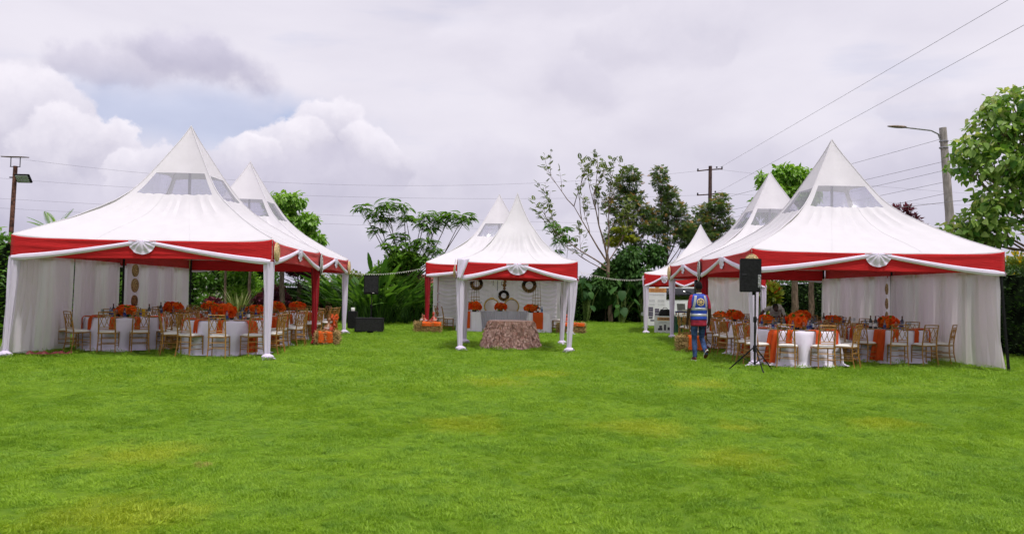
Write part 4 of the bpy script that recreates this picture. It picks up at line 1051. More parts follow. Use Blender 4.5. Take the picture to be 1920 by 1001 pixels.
t = thing('loudspeaker', 'black loudspeaker behind the head of the walking person', 'loudspeaker', (6.1, 22.6, 1.36), .0, 'black loudspeakers')
cabinet(t, .36, .34, .58, 0); MB().box((0, -.178, .29), (.31, .012, .50)).build('grille', 'black_grille', t, bevel=.004)
t = thing('plinth', 'small black plinth with a white pot near the far left tent leg', 'plinth', (-5.05, 30.4, 0))
MB().box((0, 0, .34), (.34, .34, .68)).build('body', 'black_paint', t, bevel=.01); MB().lathe([(.05, .68), (.07, .70), (.075, .80), (.06, .82)], 14).build('pot', 'ceramic', t)

# ================================================================== PEOPLE
def remeshed(name, mb, voxel, parent):
    me = mb.mesh('tmp', False); o = bpy.data.objects.new('tmp', me); C.objects.link(o)
    r = o.modifiers.new('r', 'REMESH'); r.mode = 'VOXEL'; r.voxel_size = voxel
    s = o.modifiers.new('s', 'SMOOTH'); s.factor = .5; s.iterations = 3
    dg = bpy.context.evaluated_depsgraph_get(); ev = o.evaluated_get(dg)
    m2 = bpy.data.meshes.new_from_object(ev, depsgraph=dg); m2.name = name
    bpy.data.objects.remove(o); bpy.data.meshes.remove(me)
    m2.shade_smooth(); m2.materials.clear()
    b = bpy.data.objects.new(name, m2); C.objects.link(b); b.parent = parent; return b
def limb(mb, pts, rad, n=14):
    mb.tube(pts, rad, n); 
    for p, r in ((pts[0], rad[0]), (pts[-1], rad[-1])):
        rr_ = r if not hasattr(r, '__len__') else min(r)
        mb.ell(p, (rr_*.98,)*3, 10, 8)
def hand(mb, w, dn, fwd, side):
    w, dn, fwd = Vector(w), Vector(dn).normalized(), Vector(fwd).normalized(); sd = dn.cross(fwd)*side
    mb.tube([w, w+dn*.05, w+dn*.10], [(.022, .028), (.020, .040), (.016, .040)], 10)
    for k, (o, L) in enumerate(((.030, .070), (.010, .082), (-.011, .076), (-.031, .060))):
        b = w+dn*.09+fwd*o
        mb.tube([b, b+dn*L*.5+sd*-.004, b+dn*L*.85-sd*.018, b+dn*L-sd*.03], [.0095, .009, .008, .006], 8)
    b = w+dn*.03+fwd*.032; mb.tube([b, b+fwd*.025+dn*.03, b+fwd*.028+dn*.065-sd*.008], [.013, .0105, .008], 8)
def ringloft(rings, n=28, arc=None):
    m = MB(); m.grid(lambda u, v: rings(u, v), n, 14, arc is None); return m

# -- the walking person, seen from behind
t = thing('person', 'person in blue reflective vest and jeans walking across the lawn', 'person', (4.86, 18.1, 0), .04)
b = MB()
limb(b, [(-.092, 0, .93), (-.092, .03, .72), (-.085, .045, .50), (-.085, .015, .33), (-.082, -.005, .10)], [(.088, .092), (.074, .08), (.056, .06), (.057, .062), (.046, .05)])
limb(b, [(.092, 0, .93), (.097, .06, .72), (.105, .10, .51), (.112, -.04, .36), (.118, -.20, .20)], [(.088, .092), (.074, .08), (.056, .06), (.057, .062), (.046, .05)])
b.tube([(0, 0, .86), (0, .0, .95), (0, .005, 1.08), (0, .01, 1.22), (0, 0, 1.36), (0, -.005, 1.46), (0, -.005, 1.52)], [(.115, .15), (.112, .165), (.098, .148), (.108, .165), (.115, .19), (.095, .18), (.06, .085)], 20)
limb(b, [(0, -.01, 1.49), (0, .005, 1.60)], [.055, .052])
b.ell((0, .02, 1.695), (.074, .093, .112), 16, 12); b.ell((0, .045, 1.64), (.058, .070, .065), 12, 8)
b.ell((0, .115, 1.675), (.014, .018, .022), 8, 6)
for s in (-1, 1):
    b.ell((s*.077, .012, 1.675), (.010, .018, .028), 8, 6)
    limb(b, [(s*.165, -.005, 1.455), (s*.215, -.02, 1.32), (s*.238, -.03, 1.17), (s*.250, .0, 1.04), (s*.252, .045, .90)], [.058, .052, .042, .038, .027])
    hand(b, (s*.252, .048, .90), (0, .18, -1), (0, 1, .15), s)
body = remeshed('body', b, .009, t)
for nm in ('skin_dark', 'shirt_red', 'jeans'): body.data.materials.append(M[nm])
ml = np.zeros(len(body.data.polygons), np.int32)
for p in body.data.polygons:
    x, y, z = p.center
    if abs(x) < .2 and z < .93 and not abs(x) > .205: ml[p.index] = 2
    if z < 1.50 and abs(x) < .20 and z >= .93: ml[p.index] = 1
    if abs(x) >= .155 and z > 1.20: ml[p.index] = 1
    if z >= 1.505: ml[p.index] = 0
    if abs(x) > .205 and z <= 1.20: ml[p.index] = 0
body.data.polygons.foreach_set('material_index', ml)
def torso(z, k=1.0):
    zs = [.78, .86, .95, 1.08, 1.22, 1.36, 1.44, 1.49, 1.53]; rx = [.172, .172, .172, .165, .178, .196, .188, .160, .085]; ry = [.13, .128, .124, .112, .122, .128, .115, .095, .07]
    return np.interp(z, zs, rx)*k, np.interp(z, zs, ry)*k
def shell(z0, z1, k, nz, wav=.0):
    m = MB()
    def fn(u, v):
        z = z1+(z0-z1)*v; a, c = torso(z, k); an = 2*PI*u; w = 1+wav*math.sin(an*9+z*14)*v
        return (a*w*math.cos(an), c*w*math.sin(an), z)
    m.grid(fn, 40, nz, True); return m
solid(shell(.80, 1.06, 1.05, 8, .03).build('shirt_tail', 'shirt_red', t), .004)
vest = shell(.94, 1.525, 1.09, 16, .012).build('vest', 'vest_blue', t); solid(vest, .005)
for z in (1.185, 1.05): solid(shell(z-.028, z+.028, 1.115, 3).build('reflective_band', 'reflective', vest), .003)
for s in (-1, 1):
    m = MB()
    def fn(u, v):
        z = 1.49-(1.49-1.21)*v; a, c = torso(z, 1.125); x = s*(.105+.045*v+.05*(u-.5)); x = max(-a*.97, min(a*.97, x)); return (x, -c*math.sqrt(max(.02, 1-(x/a)**2))-.002, z)
    m.grid(fn, 5, 10); solid(m.build('shoulder_band', 'reflective', vest), .003)
for (r0_, r1_, mt, dy) in ((.0, .088, 'emblem_gold', 0), (.036, .068, 'emblem_navy', .004), (.0, .024, 'emblem_gold', .006)):
    m = MB()
    def fn(u, v):
        an = 2*PI*u; r_ = r0_+(r1_-r0_)*v; x = math.cos(an)*r_; z = 1.345+math.sin(an)*r_; a, c = torso(z, 1.12)
        return (x, -c*math.sqrt(max(.05, 1-(x/a)**2))-.004-dy, z)
    m.grid(fn, 28, 3, True); m.build('emblem', mt, vest)
m = MB()
for k in range(6):
    an = k*PI/3; 
    def E(r_, da): 
        x = math.cos(an+da)*r_; z = 1.345+math.sin(an+da)*r_; a, c = torso(z, 1.12); return (x, -c*math.sqrt(max(.05, 1-(x/a)**2))-.0105, z)
    m.add([E(.034, -.28), E(.07, -.10), E(.07, .10), E(.034, .28)], [(0, 1, 2, 3)])
m.build('emblem', 'emblem_gold', vest)
m = MB(); m.grid(lambda u, v: (.062*math.cos(2*PI*u), .06*math.sin(2*PI*u)-.005, 1.525+.03*v), 20, 2, True); solid(m.build('collar', 'shirt_white', t), .004)
m = MB()
def hf(u, v):
    an = 2*PI*u; ph = v*PI*.62; fr = .78 if math.sin(an) > .3 else 1; ph *= fr; k = 1.07+.02*mnoise.noise(Vector((math.cos(an)*3, math.sin(an)*3, v*5)))
    return (.076*k*math.sin(ph)*math.cos(an), .02+.095*k*math.sin(ph)*math.sin(an), 1.698+.114*k*math.cos(ph))
m.grid(hf, 28, 12, True); m.build('hair', 'hair_black', t)
def shoe(loc, rx):
    s_ = thing('shoe', None, None); s_.parent = t; s_.location = loc; s_.rotation_euler = (rx, 0, 0)
    def prof(u, v, z0, z1, k):
        an = 2*PI*u; x = .045*k*math.cos(an)*(1+.15*math.sin(an)); y = .05+.135*k*math.sin(an); return (x, y, z0+(z1-z0)*v)
    m = MB(); m.grid(lambda u, v: prof(u, v, 0, .028, 1.04), 22, 2, True); m.f += [tuple(44+i for i in range(22))]; m.build('sole', 'shoe_white', s_)
    m = MB(); m.grid(lambda u, v: prof(u, 0, -.001, -.001, 1.03*(1-v*.98)), 22, 2, True); m.build('tread', 'shoe_red', s_)
    m = MB(); m.grid(lambda u, v: prof(u, 0, 0, 0, 1-.32*v**2)[:2]+(.028+.075*v*(1.0 if math.sin(2*PI*u) < .2 else .55),), 22, 6, True); m.f += [tuple(6*22+i for i in range(22))]; m.build('upper', 'shoe_red', s_)
shoe((-.085, 0, .004), 0)
o_ = shoe((.12, -.235, .20), -.80)

# -- the person bending over a table in the right tent
t = thing('person', 'person in pale shirt bending over a table inside the right tent', 'person', (8.35, 22.75, 0), 0)
b = MB()
for s in (-1, 1): limb(b, [(s*.09, .05, .92), (s*.10, .02, .5), (s*.10, .05, .09)], [(.085, .09), (.06, .065), (.045, .05)]); b.ell((s*.10, -.02, .05), (.045, .13, .045), 12, 8)
b.tube([(0, .08, .85), (0, .05, .97), (-.06, -.12, 1.10), (-.12, -.30, 1.17), (-.15, -.38, 1.18)], [(.12, .16), (.115, .165), (.11, .165), (.11, .19), (.06, .09)], 20)
limb(b, [(-.15, -.36, 1.18), (-.19, -.46, 1.20)], [.052, .05]); b.ell((-.21, -.55, 1.19), (.075, .10, .105), 14, 10); b.ell((-.22, -.62, 1.13), (.055, .05, .06), 10, 8); b.ell((-.225, -.655, 1.17), (.014, .018, .02), 8, 6)
for s in (-1, 1): b.ell((-.21+s*.076, -.54, 1.18), (.01, .018, .028), 8, 6)
limb(b, [(-.30, -.28, 1.17), (-.48, -.36, 1.08), (-.62, -.50, .98), (-.78, -.62, .90)], [.058, .050, .04, .028]); hand(b, (-.78, -.62, .90), (-.7, -.6, -.4), (0, -.3, .8), -1)
limb(b, [(.06, -.30, 1.14), (.12, -.36, .98), (.06, -.50, .86)], [.058, .045, .028]); hand(b, (.06, -.50, .86), (-.2, -.8, -.5), (-.9, .1, 0), 1)
body = remeshed('body', b, .010, t)
for nm in ('skin_dark', 'shirt_white', 'print_dark'): body.data.materials.append(M[nm])
ml = np.zeros(len(body.data.polygons), np.int32)
for p in body.data.polygons:
    x, y, z = p.center
    if y > -.41 and z > .90 and x > -.50: ml[p.index] = 1
    if z <= .92 and y > -.3: ml[p.index] = 2
body.data.polygons.foreach_set('material_index', ml)
m = MB(); m.grid(lambda u, v: (-.21+.079*math.sin(v*1.75)*math.cos(2*PI*u), -.54+.104*math.sin(v*1.75)*math.sin(2*PI*u), 1.195+.11*math.cos(v*1.75)), 22, 8, True); m.build('hair', 'hair_black', t)

# ================================================================== DISPLAY STAND, BANNERS, VAN
def panel_print(t, rects, z):
    for (x0, x1, z0, z1, mt) in rects:
        MB().box(((x0+x1)/2, -z, (z0+z1)/2), (x1-x0, .003, z1-z0)).build('print', mt, t, smooth=False)
t = thing('roll_up_banner', 'tall white roll-up banner with orange heading and pictures of seating', 'banner', (7.88, 36.6, 0), .0)
MB().box((0, 0, 1.07), (.85, .012, 2.0)).build('sheet', 'banner_white', t)
MB().box((0, 0, .04), (.88, .16, .08)).build('base', 'grey_metal', t, bevel=.02)
MB().tube([(0, .03, .06), (0, .03, 2.07)], .012, 8).build('pole', 'grey_metal', t)
panel_print(t, [(-.425, .425, 1.60, 1.79, 'banner_orange')]+[(-.36+.0, .34, z, z+.012, 'print_grey') for z in (1.50, 1.46)]+[(a, a+w_, z, z+.010, 'print_grey') for a, w_ in ((-.36, .26), (.04, .30)) for z in (1.24, 1.20, 1.16, 1.05, 1.0)], .008)
for k in range(13): panel_print(t, [(-.34+k*.053, -.30+k*.053, 1.70, 1.745, 'print_red')], .0105)
for k in range(10): panel_print(t, [(-.28+k*.057, -.24+k*.057, 1.63, 1.672, 'print_red')], .0105)
for (x0, x1, z0, z1) in ((-.40, -.18, .72, .92), (-.40, -.18, .50, .70), (-.38, -.20, .38, .48), (-.10, .10, .66, .85), (-.10, .10, .46, .64), (.18, .30, .72, .82), (-.30, -.12, .27, .34), (.02, .12, .32, .40)):
    panel_print(t, [(x0, x1, z0, z1, 'print_purple')], .008); panel_print(t, [(x0+.02, x1-.02, (z0+z1)/2, (z0+z1)/2+.012, 'print_grey')], .0105)
m = MB(); m.lathe([(.001, 0), (.12, 0), (.12, .003), (.001, .003)], 24); m.v = [(x, -z-.008, y+1.90) for (x, y, z) in m.v]; m.build('logo', 'banner_orange', t)
m = MB(); m.lathe([(.055, 0), (.085, 0), (.085, .003), (.055, .003)], 24, caps=False); m.v = [(x, -z-.0105, y+1.90) for (x, y, z) in m.v]; m.build('logo', 'print_red', t)
t = thing('counter_banner', 'low white display counter with printed equipment on its front', 'counter', (6.92, 30.75, 0), -.05)
MB().box((0, .2, .34), (.66, .4, .66)).build('body', 'banner_white', t, bevel=.008)
panel_print(t, [(-.28, .32, .50, .62, 'banner_orange'), (-.25, -.08, .12, .20, 'print_dark'), (-.20, -.10, .20, .30, 'print_dark'), (-.02, .06, .12, .34, 'print_dark'), (.12, .26, .13, .24, 'print_dark'), (-.20, .10, .42, .435, 'print_grey'), (-.24, .24, .38, .392, 'print_grey')], .004)
for k in range(9): panel_print(t, [(-.20+k*.055, -.165+k*.055, .535, .585, 'print_dark')], .007)
t = thing('display_table', 'small table under dark blue cloth beside the display counter', 'table', (7.75, 31.0, 0))
MB().box((0, 0, .83), (.62, .5, .06)).build('top', 'blue_cloth', t, bevel=.012)
for sx in (-1, 1):
    for sy in (-1, 1): MB().tube([(sx*.28, sy*.22, 0), (sx*.28, sy*.22, .8)], .015, 6).build('leg', 'black_paint', t)
t = thing('laptop', 'open grey laptop on the dark blue display table', 'laptop', (7.68, 31.0, .86), .15)
MB().box((0, 0, .01), (.34, .24, .018)).build('keyboard', 'print_grey', t, bevel=.004); MB().box((0, .14, .16), (.34, .012, .28), rx=-.25).build('screen', 'screen_grey', t, bevel=.004)
t = thing('document_box', 'flat white box on the edge of the blue display table', 'box', (7.78, 30.82, .86)); MB().box((0, 0, .035), (.30, .12, .07)).build('body', 'ceramic', t, bevel=.006); MB().box((0, 0, .075), (.31, .13, .01)).build('lid', 'banner_white', t, bevel=.003)
t = thing('crate', 'dark green crate standing beside the display counter', 'crate', (7.40, 30.55, 0)); MB().box((0, 0, .33), (.26, .36, .66)).build('body', 'crate_green', t, bevel=.01)
for z in (.15, .33, .51): MB().box((0, -.184, z), (.22, .008, .02)).build('rib', 'crate_green', t)
m = MB(); m.lathe([(.05, 0), (.075, 0), (.075, .004), (.05, .004)], 20, caps=False); m.v = [(x, -z-.182, y+.42) for (x, y, z) in m.v]; m.build('mark', 'leaf_yellowish', t)
t = thing('equipment_bag', 'black equipment bag lying on the display counter', 'bag', (6.98, 30.95, .675))
m = MB(); m.grid(lambda u, v: ((.26*math.cos(2*PI*u))*(1-.35*v*v), (.17*math.sin(2*PI*u))*(1-.3*v*v), .24*v+.02*math.sin(u*19)*v), 22, 8, True); m.f.append(tuple(8*22+i for i in range(22))); m.build('body', 'black_paint', t); MB().tube([(-.12, 0, .22), (-.06, 0, .31), (.06, 0, .31), (.12, 0, .22)], .014, 6).build('handle', 'black_gloss', t)
# van
t = thing('van', 'white van parked behind the display stand', 'van', (10.35, 39.5, 0), .0)
prof = [(-2.35, .42), (-2.38, .9), (-2.36, 1.15), (-2.22, 1.92), (-2.05, 2.02), (1.0, 2.02), (1.25, 1.95), (1.75, 1.25), (2.3, 1.08), (2.42, .85), (2.42, .45), (1.85, .40), (1.78, .62), (1.55, .72), (1.32, .62), (1.25, .40), (-1.15, .40), (-1.22, .62), (-1.45, .72), (-1.68, .62), (-1.75, .42)]
def vpt(x, z, s): return (x, s*(.88 if z < 1.15 else .88-.16*(z-1.15)), z)
m = MB(); k = len(prof); m.add([vpt(x, z, -1) for x, z in prof]+[vpt(x, z, 1) for x, z in prof], [tuple(range(k-1, -1, -1))[::-1], tuple(range(2*k-1, k-1, -1))]+[((i+1) % k, i, i+k, (i+1) % k+k) for i in range(k)])
m.build('body', 'van_white', t, bevel=.03)
for (x0, x1, xa, xb) in ((-2.05, -1.35, -1.95, -1.35), (-1.25, -.1, -1.25, -.1), (.02, 1.02, .02, .86), (1.1, 1.55, .98, 1.22)):
    m = MB(); y = lambda z: -(.88-.16*(z-1.15))-.006
    m.add([(x0, y(1.27), 1.27), (x1, y(1.27), 1.27), (xb, y(1.82), 1.82), (xa, y(1.82), 1.82)], [(0, 1, 2, 3)]); solid(m.build('window', 'dark_glass', t), .008)
for x in (-1.45, 1.55):
    m = MB(); m.lathe([(.2, -.1), (.31, -.1), (.335, -.05), (.335, .05), (.31, .1), (.2, .1)], 24); m.v = [(x+a, -.78+z, .335+b_) for (a, b_, z) in m.v]; w_ = m.build('wheel', 'rubber', t)
    m = MB(); m.lathe([(.001, -.02), (.15, -.03), (.2, -.02), (.2, .02)], 20); m.v = [(x+a, -.87+z, .335+b_) for (a, b_, z) in m.v]; m.build('rim', 'grey_metal', w_)
MB().box((-2.385, -.72, 1.0), (.04, .16, .32)).build('tail_light', 'red_lens', t, bevel=.01); MB().box((-2.37, -.80, .80), (.06, .10, .12)).build('indicator', 'amber_lens', t, bevel=.01)
MB().box((-2.42, 0, .50), (.14, 1.7, .18)).build('bumper', 'van_white', t, bevel=.03)
MB().box((-.6, 0, 2.05), (2.6, 1.2, .03)).build('roof_rack', 'black_paint', t)
MB().box((.9, -1.0, 1.32), (.12, .18, .22)).build('mirror', 'black_paint', t, bevel=.03)
m = MB(); m.box((-.05, -.888, 1.0), (.01, .006, 1.05)); m.box((-1.3, -.888, 1.0), (.01, .006, 1.05)); m.build('door_seam', 'print_dark', t)
# ================================================================== PLANTS
def wob(p0, p1, n, amp, seed=0):
    r = random.Random(seed); p0, p1 = Vector(p0), Vector(p1)
    return [p0+(p1-p0)*(i/n)+Vector((r.uniform(-amp, amp), r.uniform(-amp, amp), r.uniform(-amp, amp)*.4))*math.sin(PI*i/n) for i in range(n+1)]
def leaf_dirs(out, n, mode):
    d_ = out*.8+rng.normal(0, .55, (n, 3))
    if mode == 'droop': d_[:, 2] -= .9
    elif mode == 'up': d_[:, 2] += .8
    elif mode == 'flat': d_[:, 2] *= .3
    return d_
def rand_clumps(c, r, k, rs, seed):
    q = np.random.default_rng(seed); out = []
    for i in range(k):
        v = q.normal(0, 1, 3); v /= np.linalg.norm(v); s = q.uniform(.45, .95)
        out.append((c[0]+v[0]*r[0]*s, c[1]+v[1]*r[1]*s, c[2]+v[2]*r[2]*s, rs*q.uniform(.7, 1.3), rs*q.uniform(.7, 1.3), rs*q.uniform(.5, .9)))
    return out
def tree(name, label, base, fork, clumps, n, size, tmpl, lm, bm='bark', r=.10, mode='droop', group=None, cat='tree', shell=.45, extra=None, lean=(0, 0)):
    t = thing(name, label, cat, (base[0], base[1], 0), 0, group)
    cl = [(c[0]-base[0], c[1]-base[1])+tuple(c[2:]) for c in clumps]
    F = Vector((lean[0], lean[1], fork)); m = MB(); sd = int(abs(base[0])*100+abs(base[1])*10)
    P = wob((0, 0, -.05), F, 6, .05*fork*.3, sd); m.tube(P, [r*(1.25-.5*i/6) for i in range(7)], 9)
    m.build('trunk', bm, t)
    m = MB()
    for i, c in enumerate(cl):
        ctr = Vector(c[:3]); z0 = min(F.z, max(fork*.6, F.z-random.random()*.3*fork)); s0 = Vector((F.x*z0/F.z, F.y*z0/F.z, z0))
        mid = s0.lerp(ctr, .5)+Vector((0, 0, -.12*(ctr-s0).length*.5)); q = [s0, s0.lerp(mid, .6), mid, mid.lerp(ctr, .6), ctr]
        rr_ = max(.012, r*.42*min(1, c[3]/.8)); m.tube(q, [rr_, rr_*.85, rr_*.65, rr_*.45, rr_*.2], 6)
        for k in range(4):
            d_ = Vector(rand_dirs(1, -.3, 1)[0]); e = ctr+Vector((d_.x*c[3], d_.y*c[4], d_.z*c[5]))*.8; m.tube([mid.lerp(ctr, .5), mid.lerp(ctr, .6).lerp(e, .5), e], [rr_*.35, rr_*.25, rr_*.12], 5)
    m.build('limbs', bm, t)
    p, out, k = in_clumps(cl, n, shell); crown = scatter_mesh('crown', tmpl[0], tmpl[1], frames(leaf_dirs(out, n, mode), rng.normal(0, .5, n)), p, size*rng.uniform(.65, 1.3, n), np.clip(rng.normal(.45, .25, n)+.25*out[:, 2], 0, 1))  # overhead light painted into leaf tone: upper side of each clump lighter
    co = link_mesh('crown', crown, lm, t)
    if extra:
        ex_n, ex_t, ex_s, ex_m, ex_nm = extra
        p, out, k = in_clumps(cl, ex_n, .9); link_mesh(ex_nm, scatter_mesh(ex_nm, ex_t[0], ex_t[1], frames(out+rng.normal(0, .3, out.shape), rng.uniform(0, 6, ex_n)), p, ex_s*rng.uniform(.7, 1.2, ex_n)), ex_m, t)
    return t
def shrub(name, label, x, y, r, h, n, size, tmpl, lm, mode='out', extra=None, group=None, k=7, cat='shrub'):
    cl = rand_clumps((x, y, h*.52), (r*.72, r*.72, h*.34), k, r*.52, int(x*37+y*11) % 999+5)
    return tree(name, label, (x, y), h*.35, cl, n, size, tmpl, lm, 'bark', .04, mode, group, cat, .3, extra)
def hedge(label, a, b, th, h, n, size, lm, wav=.07, group='hedges round the lawn', extra=None):
    a = Vector((a[0], a[1], 0)); b = Vector((b[0], b[1], 0)); L = (b-a).length; dr = (b-a)/L; nr = Vector((-dr.y, dr.x, 0)); rz = math.atan2(dr.y, dr.x)
    t = thing('hedge', label, 'hedge', a, rz, group)
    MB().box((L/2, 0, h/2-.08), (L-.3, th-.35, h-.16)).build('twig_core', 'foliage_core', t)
    w = np.array([L*h, L*h*.5, L*th, th*h, th*h]); f = rng.choice(5, n, p=w/w.sum()); u = rng.random((n, 2)); P = np.zeros((n, 3)); O = np.zeros((n, 3))
    for k, (c0, c1, o) in enumerate((((0, -th/2), None, (0, -1, .35)), ((0, th/2), None, (0, 1, .35)), (None, None, (0, 0, 1)), (None, None, (-1, 0, .3)), (None, None, (1, 0, .3)))):
        s = f == k
        if k < 2: P[s] = np.stack([u[s, 0]*L, np.full(s.sum(), -th/2 if k == 0 else th/2), u[s, 1]*h], 1)
        elif k == 2: P[s] = np.stack([u[s, 0]*L, (u[s, 1]-.5)*th, np.full(s.sum(), h)], 1)
        else: P[s] = np.stack([np.full(s.sum(), 0. if k == 3 else L), (u[s, 0]-.5)*th, u[s, 1]*h], 1)
        O[s] = o
    bulge = np.array([mnoise.noise(Vector((p[0]*1.4, p[1]*1.4, p[2]*1.6)))+.6*mnoise.noise(Vector((p[0]*4, p[1]*4, p[2]*4))) for p in P])
    P += O*(wav*bulge+rng.normal(-.05, .05, n))[:, None]; P[:, 2] = np.maximum(P[:, 2], .03)
    me = scatter_mesh('foliage', LEAF[0], LEAF[1], frames(O+rng.normal(0, .55, (n, 3)), rng.uniform(-1, 1, n)), P, size*rng.uniform(.6, 1.3, n), np.clip(.45+.5*bulge+rng.normal(0, .22, n), 0, 1))  # tone follows the bulges: outer leaves lighter, hollows darker
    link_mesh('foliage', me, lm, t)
    if extra:
        en, em, es = extra; i = rng.choice(n, en); link_mesh('blossom', scatter_mesh('blossom', LEAF6[0], LEAF6[1], frames(O[i]+rng.normal(0, .4, (en, 3)), rng.uniform(0, 6, en)), P[i]+O[i]*.05, es*rng.uniform(.7, 1.2, en)), em, t)
    return t
hedge('tall leafy hedge along the left edge of the lawn', (-13.1, 9), (-13.6, 40), 1.1, 2.75, 16000, .13, 'leaf_mid', .16)
hedge('tall dark hedge behind the left tents', (-17, 40.6), (-10.6, 40.6), 1.2, 2.7, 11000, .12, 'leaf_mid', .14)
hedge('low clipped hedge behind the rear left tent', (-10.8, 40.9), (-5.4, 40.9), 1.1, 1.72, 9000, .09, 'leaf_hedge', .05)
hedge('low clipped hedge behind the centre tents', (-5.6, 41.6), (5.2, 41.9), 1.1, 1.55, 14000, .09, 'leaf_hedge', .06)
hedge('dark hedge behind the shrubs on the right', (4.9, 43.2), (17, 43.6), 1.2, 2.3, 12000, .12, 'leaf_hedge', .15)
hedge('tall dark hedge along the right edge of the lawn', (13.75, 10), (17.1, 43.2), 1.2, 2.35, 19000, .115, 'leaf_hedge', .14)
# big paddle leaves, each a part
def paddle(seed, L=1.35, st=1.5, w=.21):
    r = random.Random(seed); m = MB(); c1 = r.uniform(.25, .75)
    def axis(s): return Vector((0, s*.10+c1*max(0, s-st*.6)**1.6, s*(1-.02*s)))
    ss = np.linspace(0, st, 5); m.tube([axis(s) for s in ss], [.022, .02, .017, .014, .011], 6)
    def bf(u, v):
        s = st+L*v; p = axis(s); q = (u-.5)*2; wd = w*math.sin(PI*min(1, .06+.94*v)**.8)**.75*(1+.04*math.sin(v*31+u*7))
        return (p.x+q*wd, p.y-.25*abs(q)*wd+.01*math.sin(v*23)*abs(q), p.z+.10*abs(q)*wd)
    m.grid(bf, 8, 14); me = m.mesh('leaf', True, 0, 60); at = me.attributes.new('tone', 'FLOAT', 'POINT'); at.data.foreach_set('value', np.full(len(me.vertices), r.random(), np.float32)); me.materials.append(M['leaf_banana' if seed % 2 == 0 else 'leaf_deep']); return me
PAD = [paddle(i, L=.80+.12*(i % 3), w=.095+.015*(i % 3), st=1.0+.3*(i % 5)) for i in range(8)]
def paddle_clump(name, label, x, y, n, spread, hs, tilt, group=None):
    t = thing(name, label, 'plant', (x, y, 0), 0, group); r = random.Random(int(x*91+n))
    for k in range(n):
        a = r.uniform(0, 2*PI); q = spread*math.sqrt(r.random()); tl = tilt*(.2+.9*q/spread)*r.uniform(.6, 1.2)
        o = link_mesh('leaf', PAD[r.randrange(8)], None, t, (q*math.cos(a), q*math.sin(a), 0)); o.scale = (r.uniform(.9, 1.2),)*2+(hs*r.uniform(.62, .98),)
        o.rotation_euler = (-tl, 0, a-PI/2+r.uniform(-.5, .5))
    return t
paddle_clump('strelitzia', 'big clump of tall paddle leaves behind the raised loudspeaker', -5.2, 37.2, 170, 1.35, 1.28, .45, 'paddle-leaved clumps')
paddle_clump('strelitzia', 'clump of paddle leaves right of the raised loudspeaker', -3.5, 38.0, 90, 1.0, 1.08, .5, 'paddle-leaved clumps')
paddle_clump('strelitzia', 'clump of paddle leaves nearest the left tents', -6.7, 38.2, 90, 1.1, 1.22, .5, 'paddle-leaved clumps')
def ear_clump(name, label, x, y, n, sz, hh, seed):
    t = thing(name, label, 'plant', (x, y, 0), 0, 'broad-leaved plants by the sparse tree'); r = random.Random(seed)
    for k in range(n):
        a = r.uniform(0, 2*PI); q = r.uniform(.1, .8); z = hh*r.uniform(.35, 1); p = Vector((q*math.cos(a), q*math.sin(a), z))
        lf = MB(); s = sz*r.uniform(.7, 1.2)
        def ef(u, v): 
            qq = (u-.5)*2; wd = .40*s*math.sin(PI*min(1, .22+.78*v))**.9*(1-.25*v); return (qq*wd, s*(v-.15)-.2*s*0, -.25*s*v*v-.12*abs(qq)*wd)
        lf.grid(ef, 6, 8); o = lf.build('leaf', 'leaf_banana' if k % 4 == 0 else 'leaf_deep', t, loc=p, rot=(-.6+r.uniform(-.4, .3), r.uniform(-.3, .3), a-PI/2), ang=90)
        MB().tube([(p.x*.2, p.y*.2, 0), (p.x*.6, p.y*.6, z*.7), p], [.018, .014, .01], 5).build('stalk', 'stalk', t)
    return t
ear_clump('elephant_ear', 'broad heart-leaved plant right of the sparse tree trunk', 7.0, 41.2, 26, .55, 2.1, 5)
ear_clump('elephant_ear', 'broad heart-leaved plant left of the sparse tree trunk', 5.2, 41.6, 24, .5, 2.3, 6)
ear_clump('elephant_ear', 'broad heart-leaved plant beside the roll-up banner', 8.3, 41.6, 24, .55, 2.6, 8)
shrub('leafy_shrub', 'dark leafy shrub left of the sparse tree', 4.6, 42.4, 1.2, 3.1, 4200, .26, LEAF6, 'leaf_deep', 'droop', group='dark shrubs on the right')
shrub('leafy_shrub', 'dark leafy shrub behind the sparse tree trunk', 6.4, 42.6, 1.3, 3.7, 4600, .26, LEAF6, 'leaf_deep', 'droop', group='dark shrubs on the right')
shrub('leafy_shrub', 'tall dark leafy shrub right of the sparse tree', 8.2, 42.8, 1.7, 5.0, 6500, .26, LEAF6, 'leaf_deep', 'droop', group='dark shrubs on the right')
shrub('leafy_shrub', 'dark leafy shrub behind the white van', 10.8, 42.9, 1.8, 4.6, 6000, .26, LEAF6, 'leaf_deep', 'droop', group='dark shrubs on the right')
shrub('leafy_shrub', 'grey-green bush far behind the sparse tree', 4.9, 52, 1.6, 3.5, 2600, .2, LEAF, 'leaf_olive')
shrub('leafy_shrub', 'olive shrub above the clipped hedge by the left tents', -7.2, 42.6, 1.2, 2.7, 3200, .16, LEAF, 'leaf_olive')
shrub('leafy_shrub', 'olive shrub beside the red mid pole of the left tents', -9.2, 42.8, 1.3, 2.9, 3200, .16, LEAF, 'leaf_olive')
shrub('leafy_shrub', 'yellow-green shrub above the clipped hedge by the tiled roof', -1.6, 43.0, 1.0, 2.0, 2600, .14, LEAF, 'leaf_bright')
shrub('flowering_shrub', 'white-flowered bush seen beside the left tent curtain', -13.0, 36.6, 1.2, 2.9, 5200, .15, LEAF, 'leaf_mid', 'out', (170, LEAF6, .20, 'petal_white', 'blossom'))
shrub('leafy_shrub', 'bright green bush behind the left tent tables', -11.6, 38.6, 1.2, 3.0, 5200, .16, LEAF, 'leaf_bright')
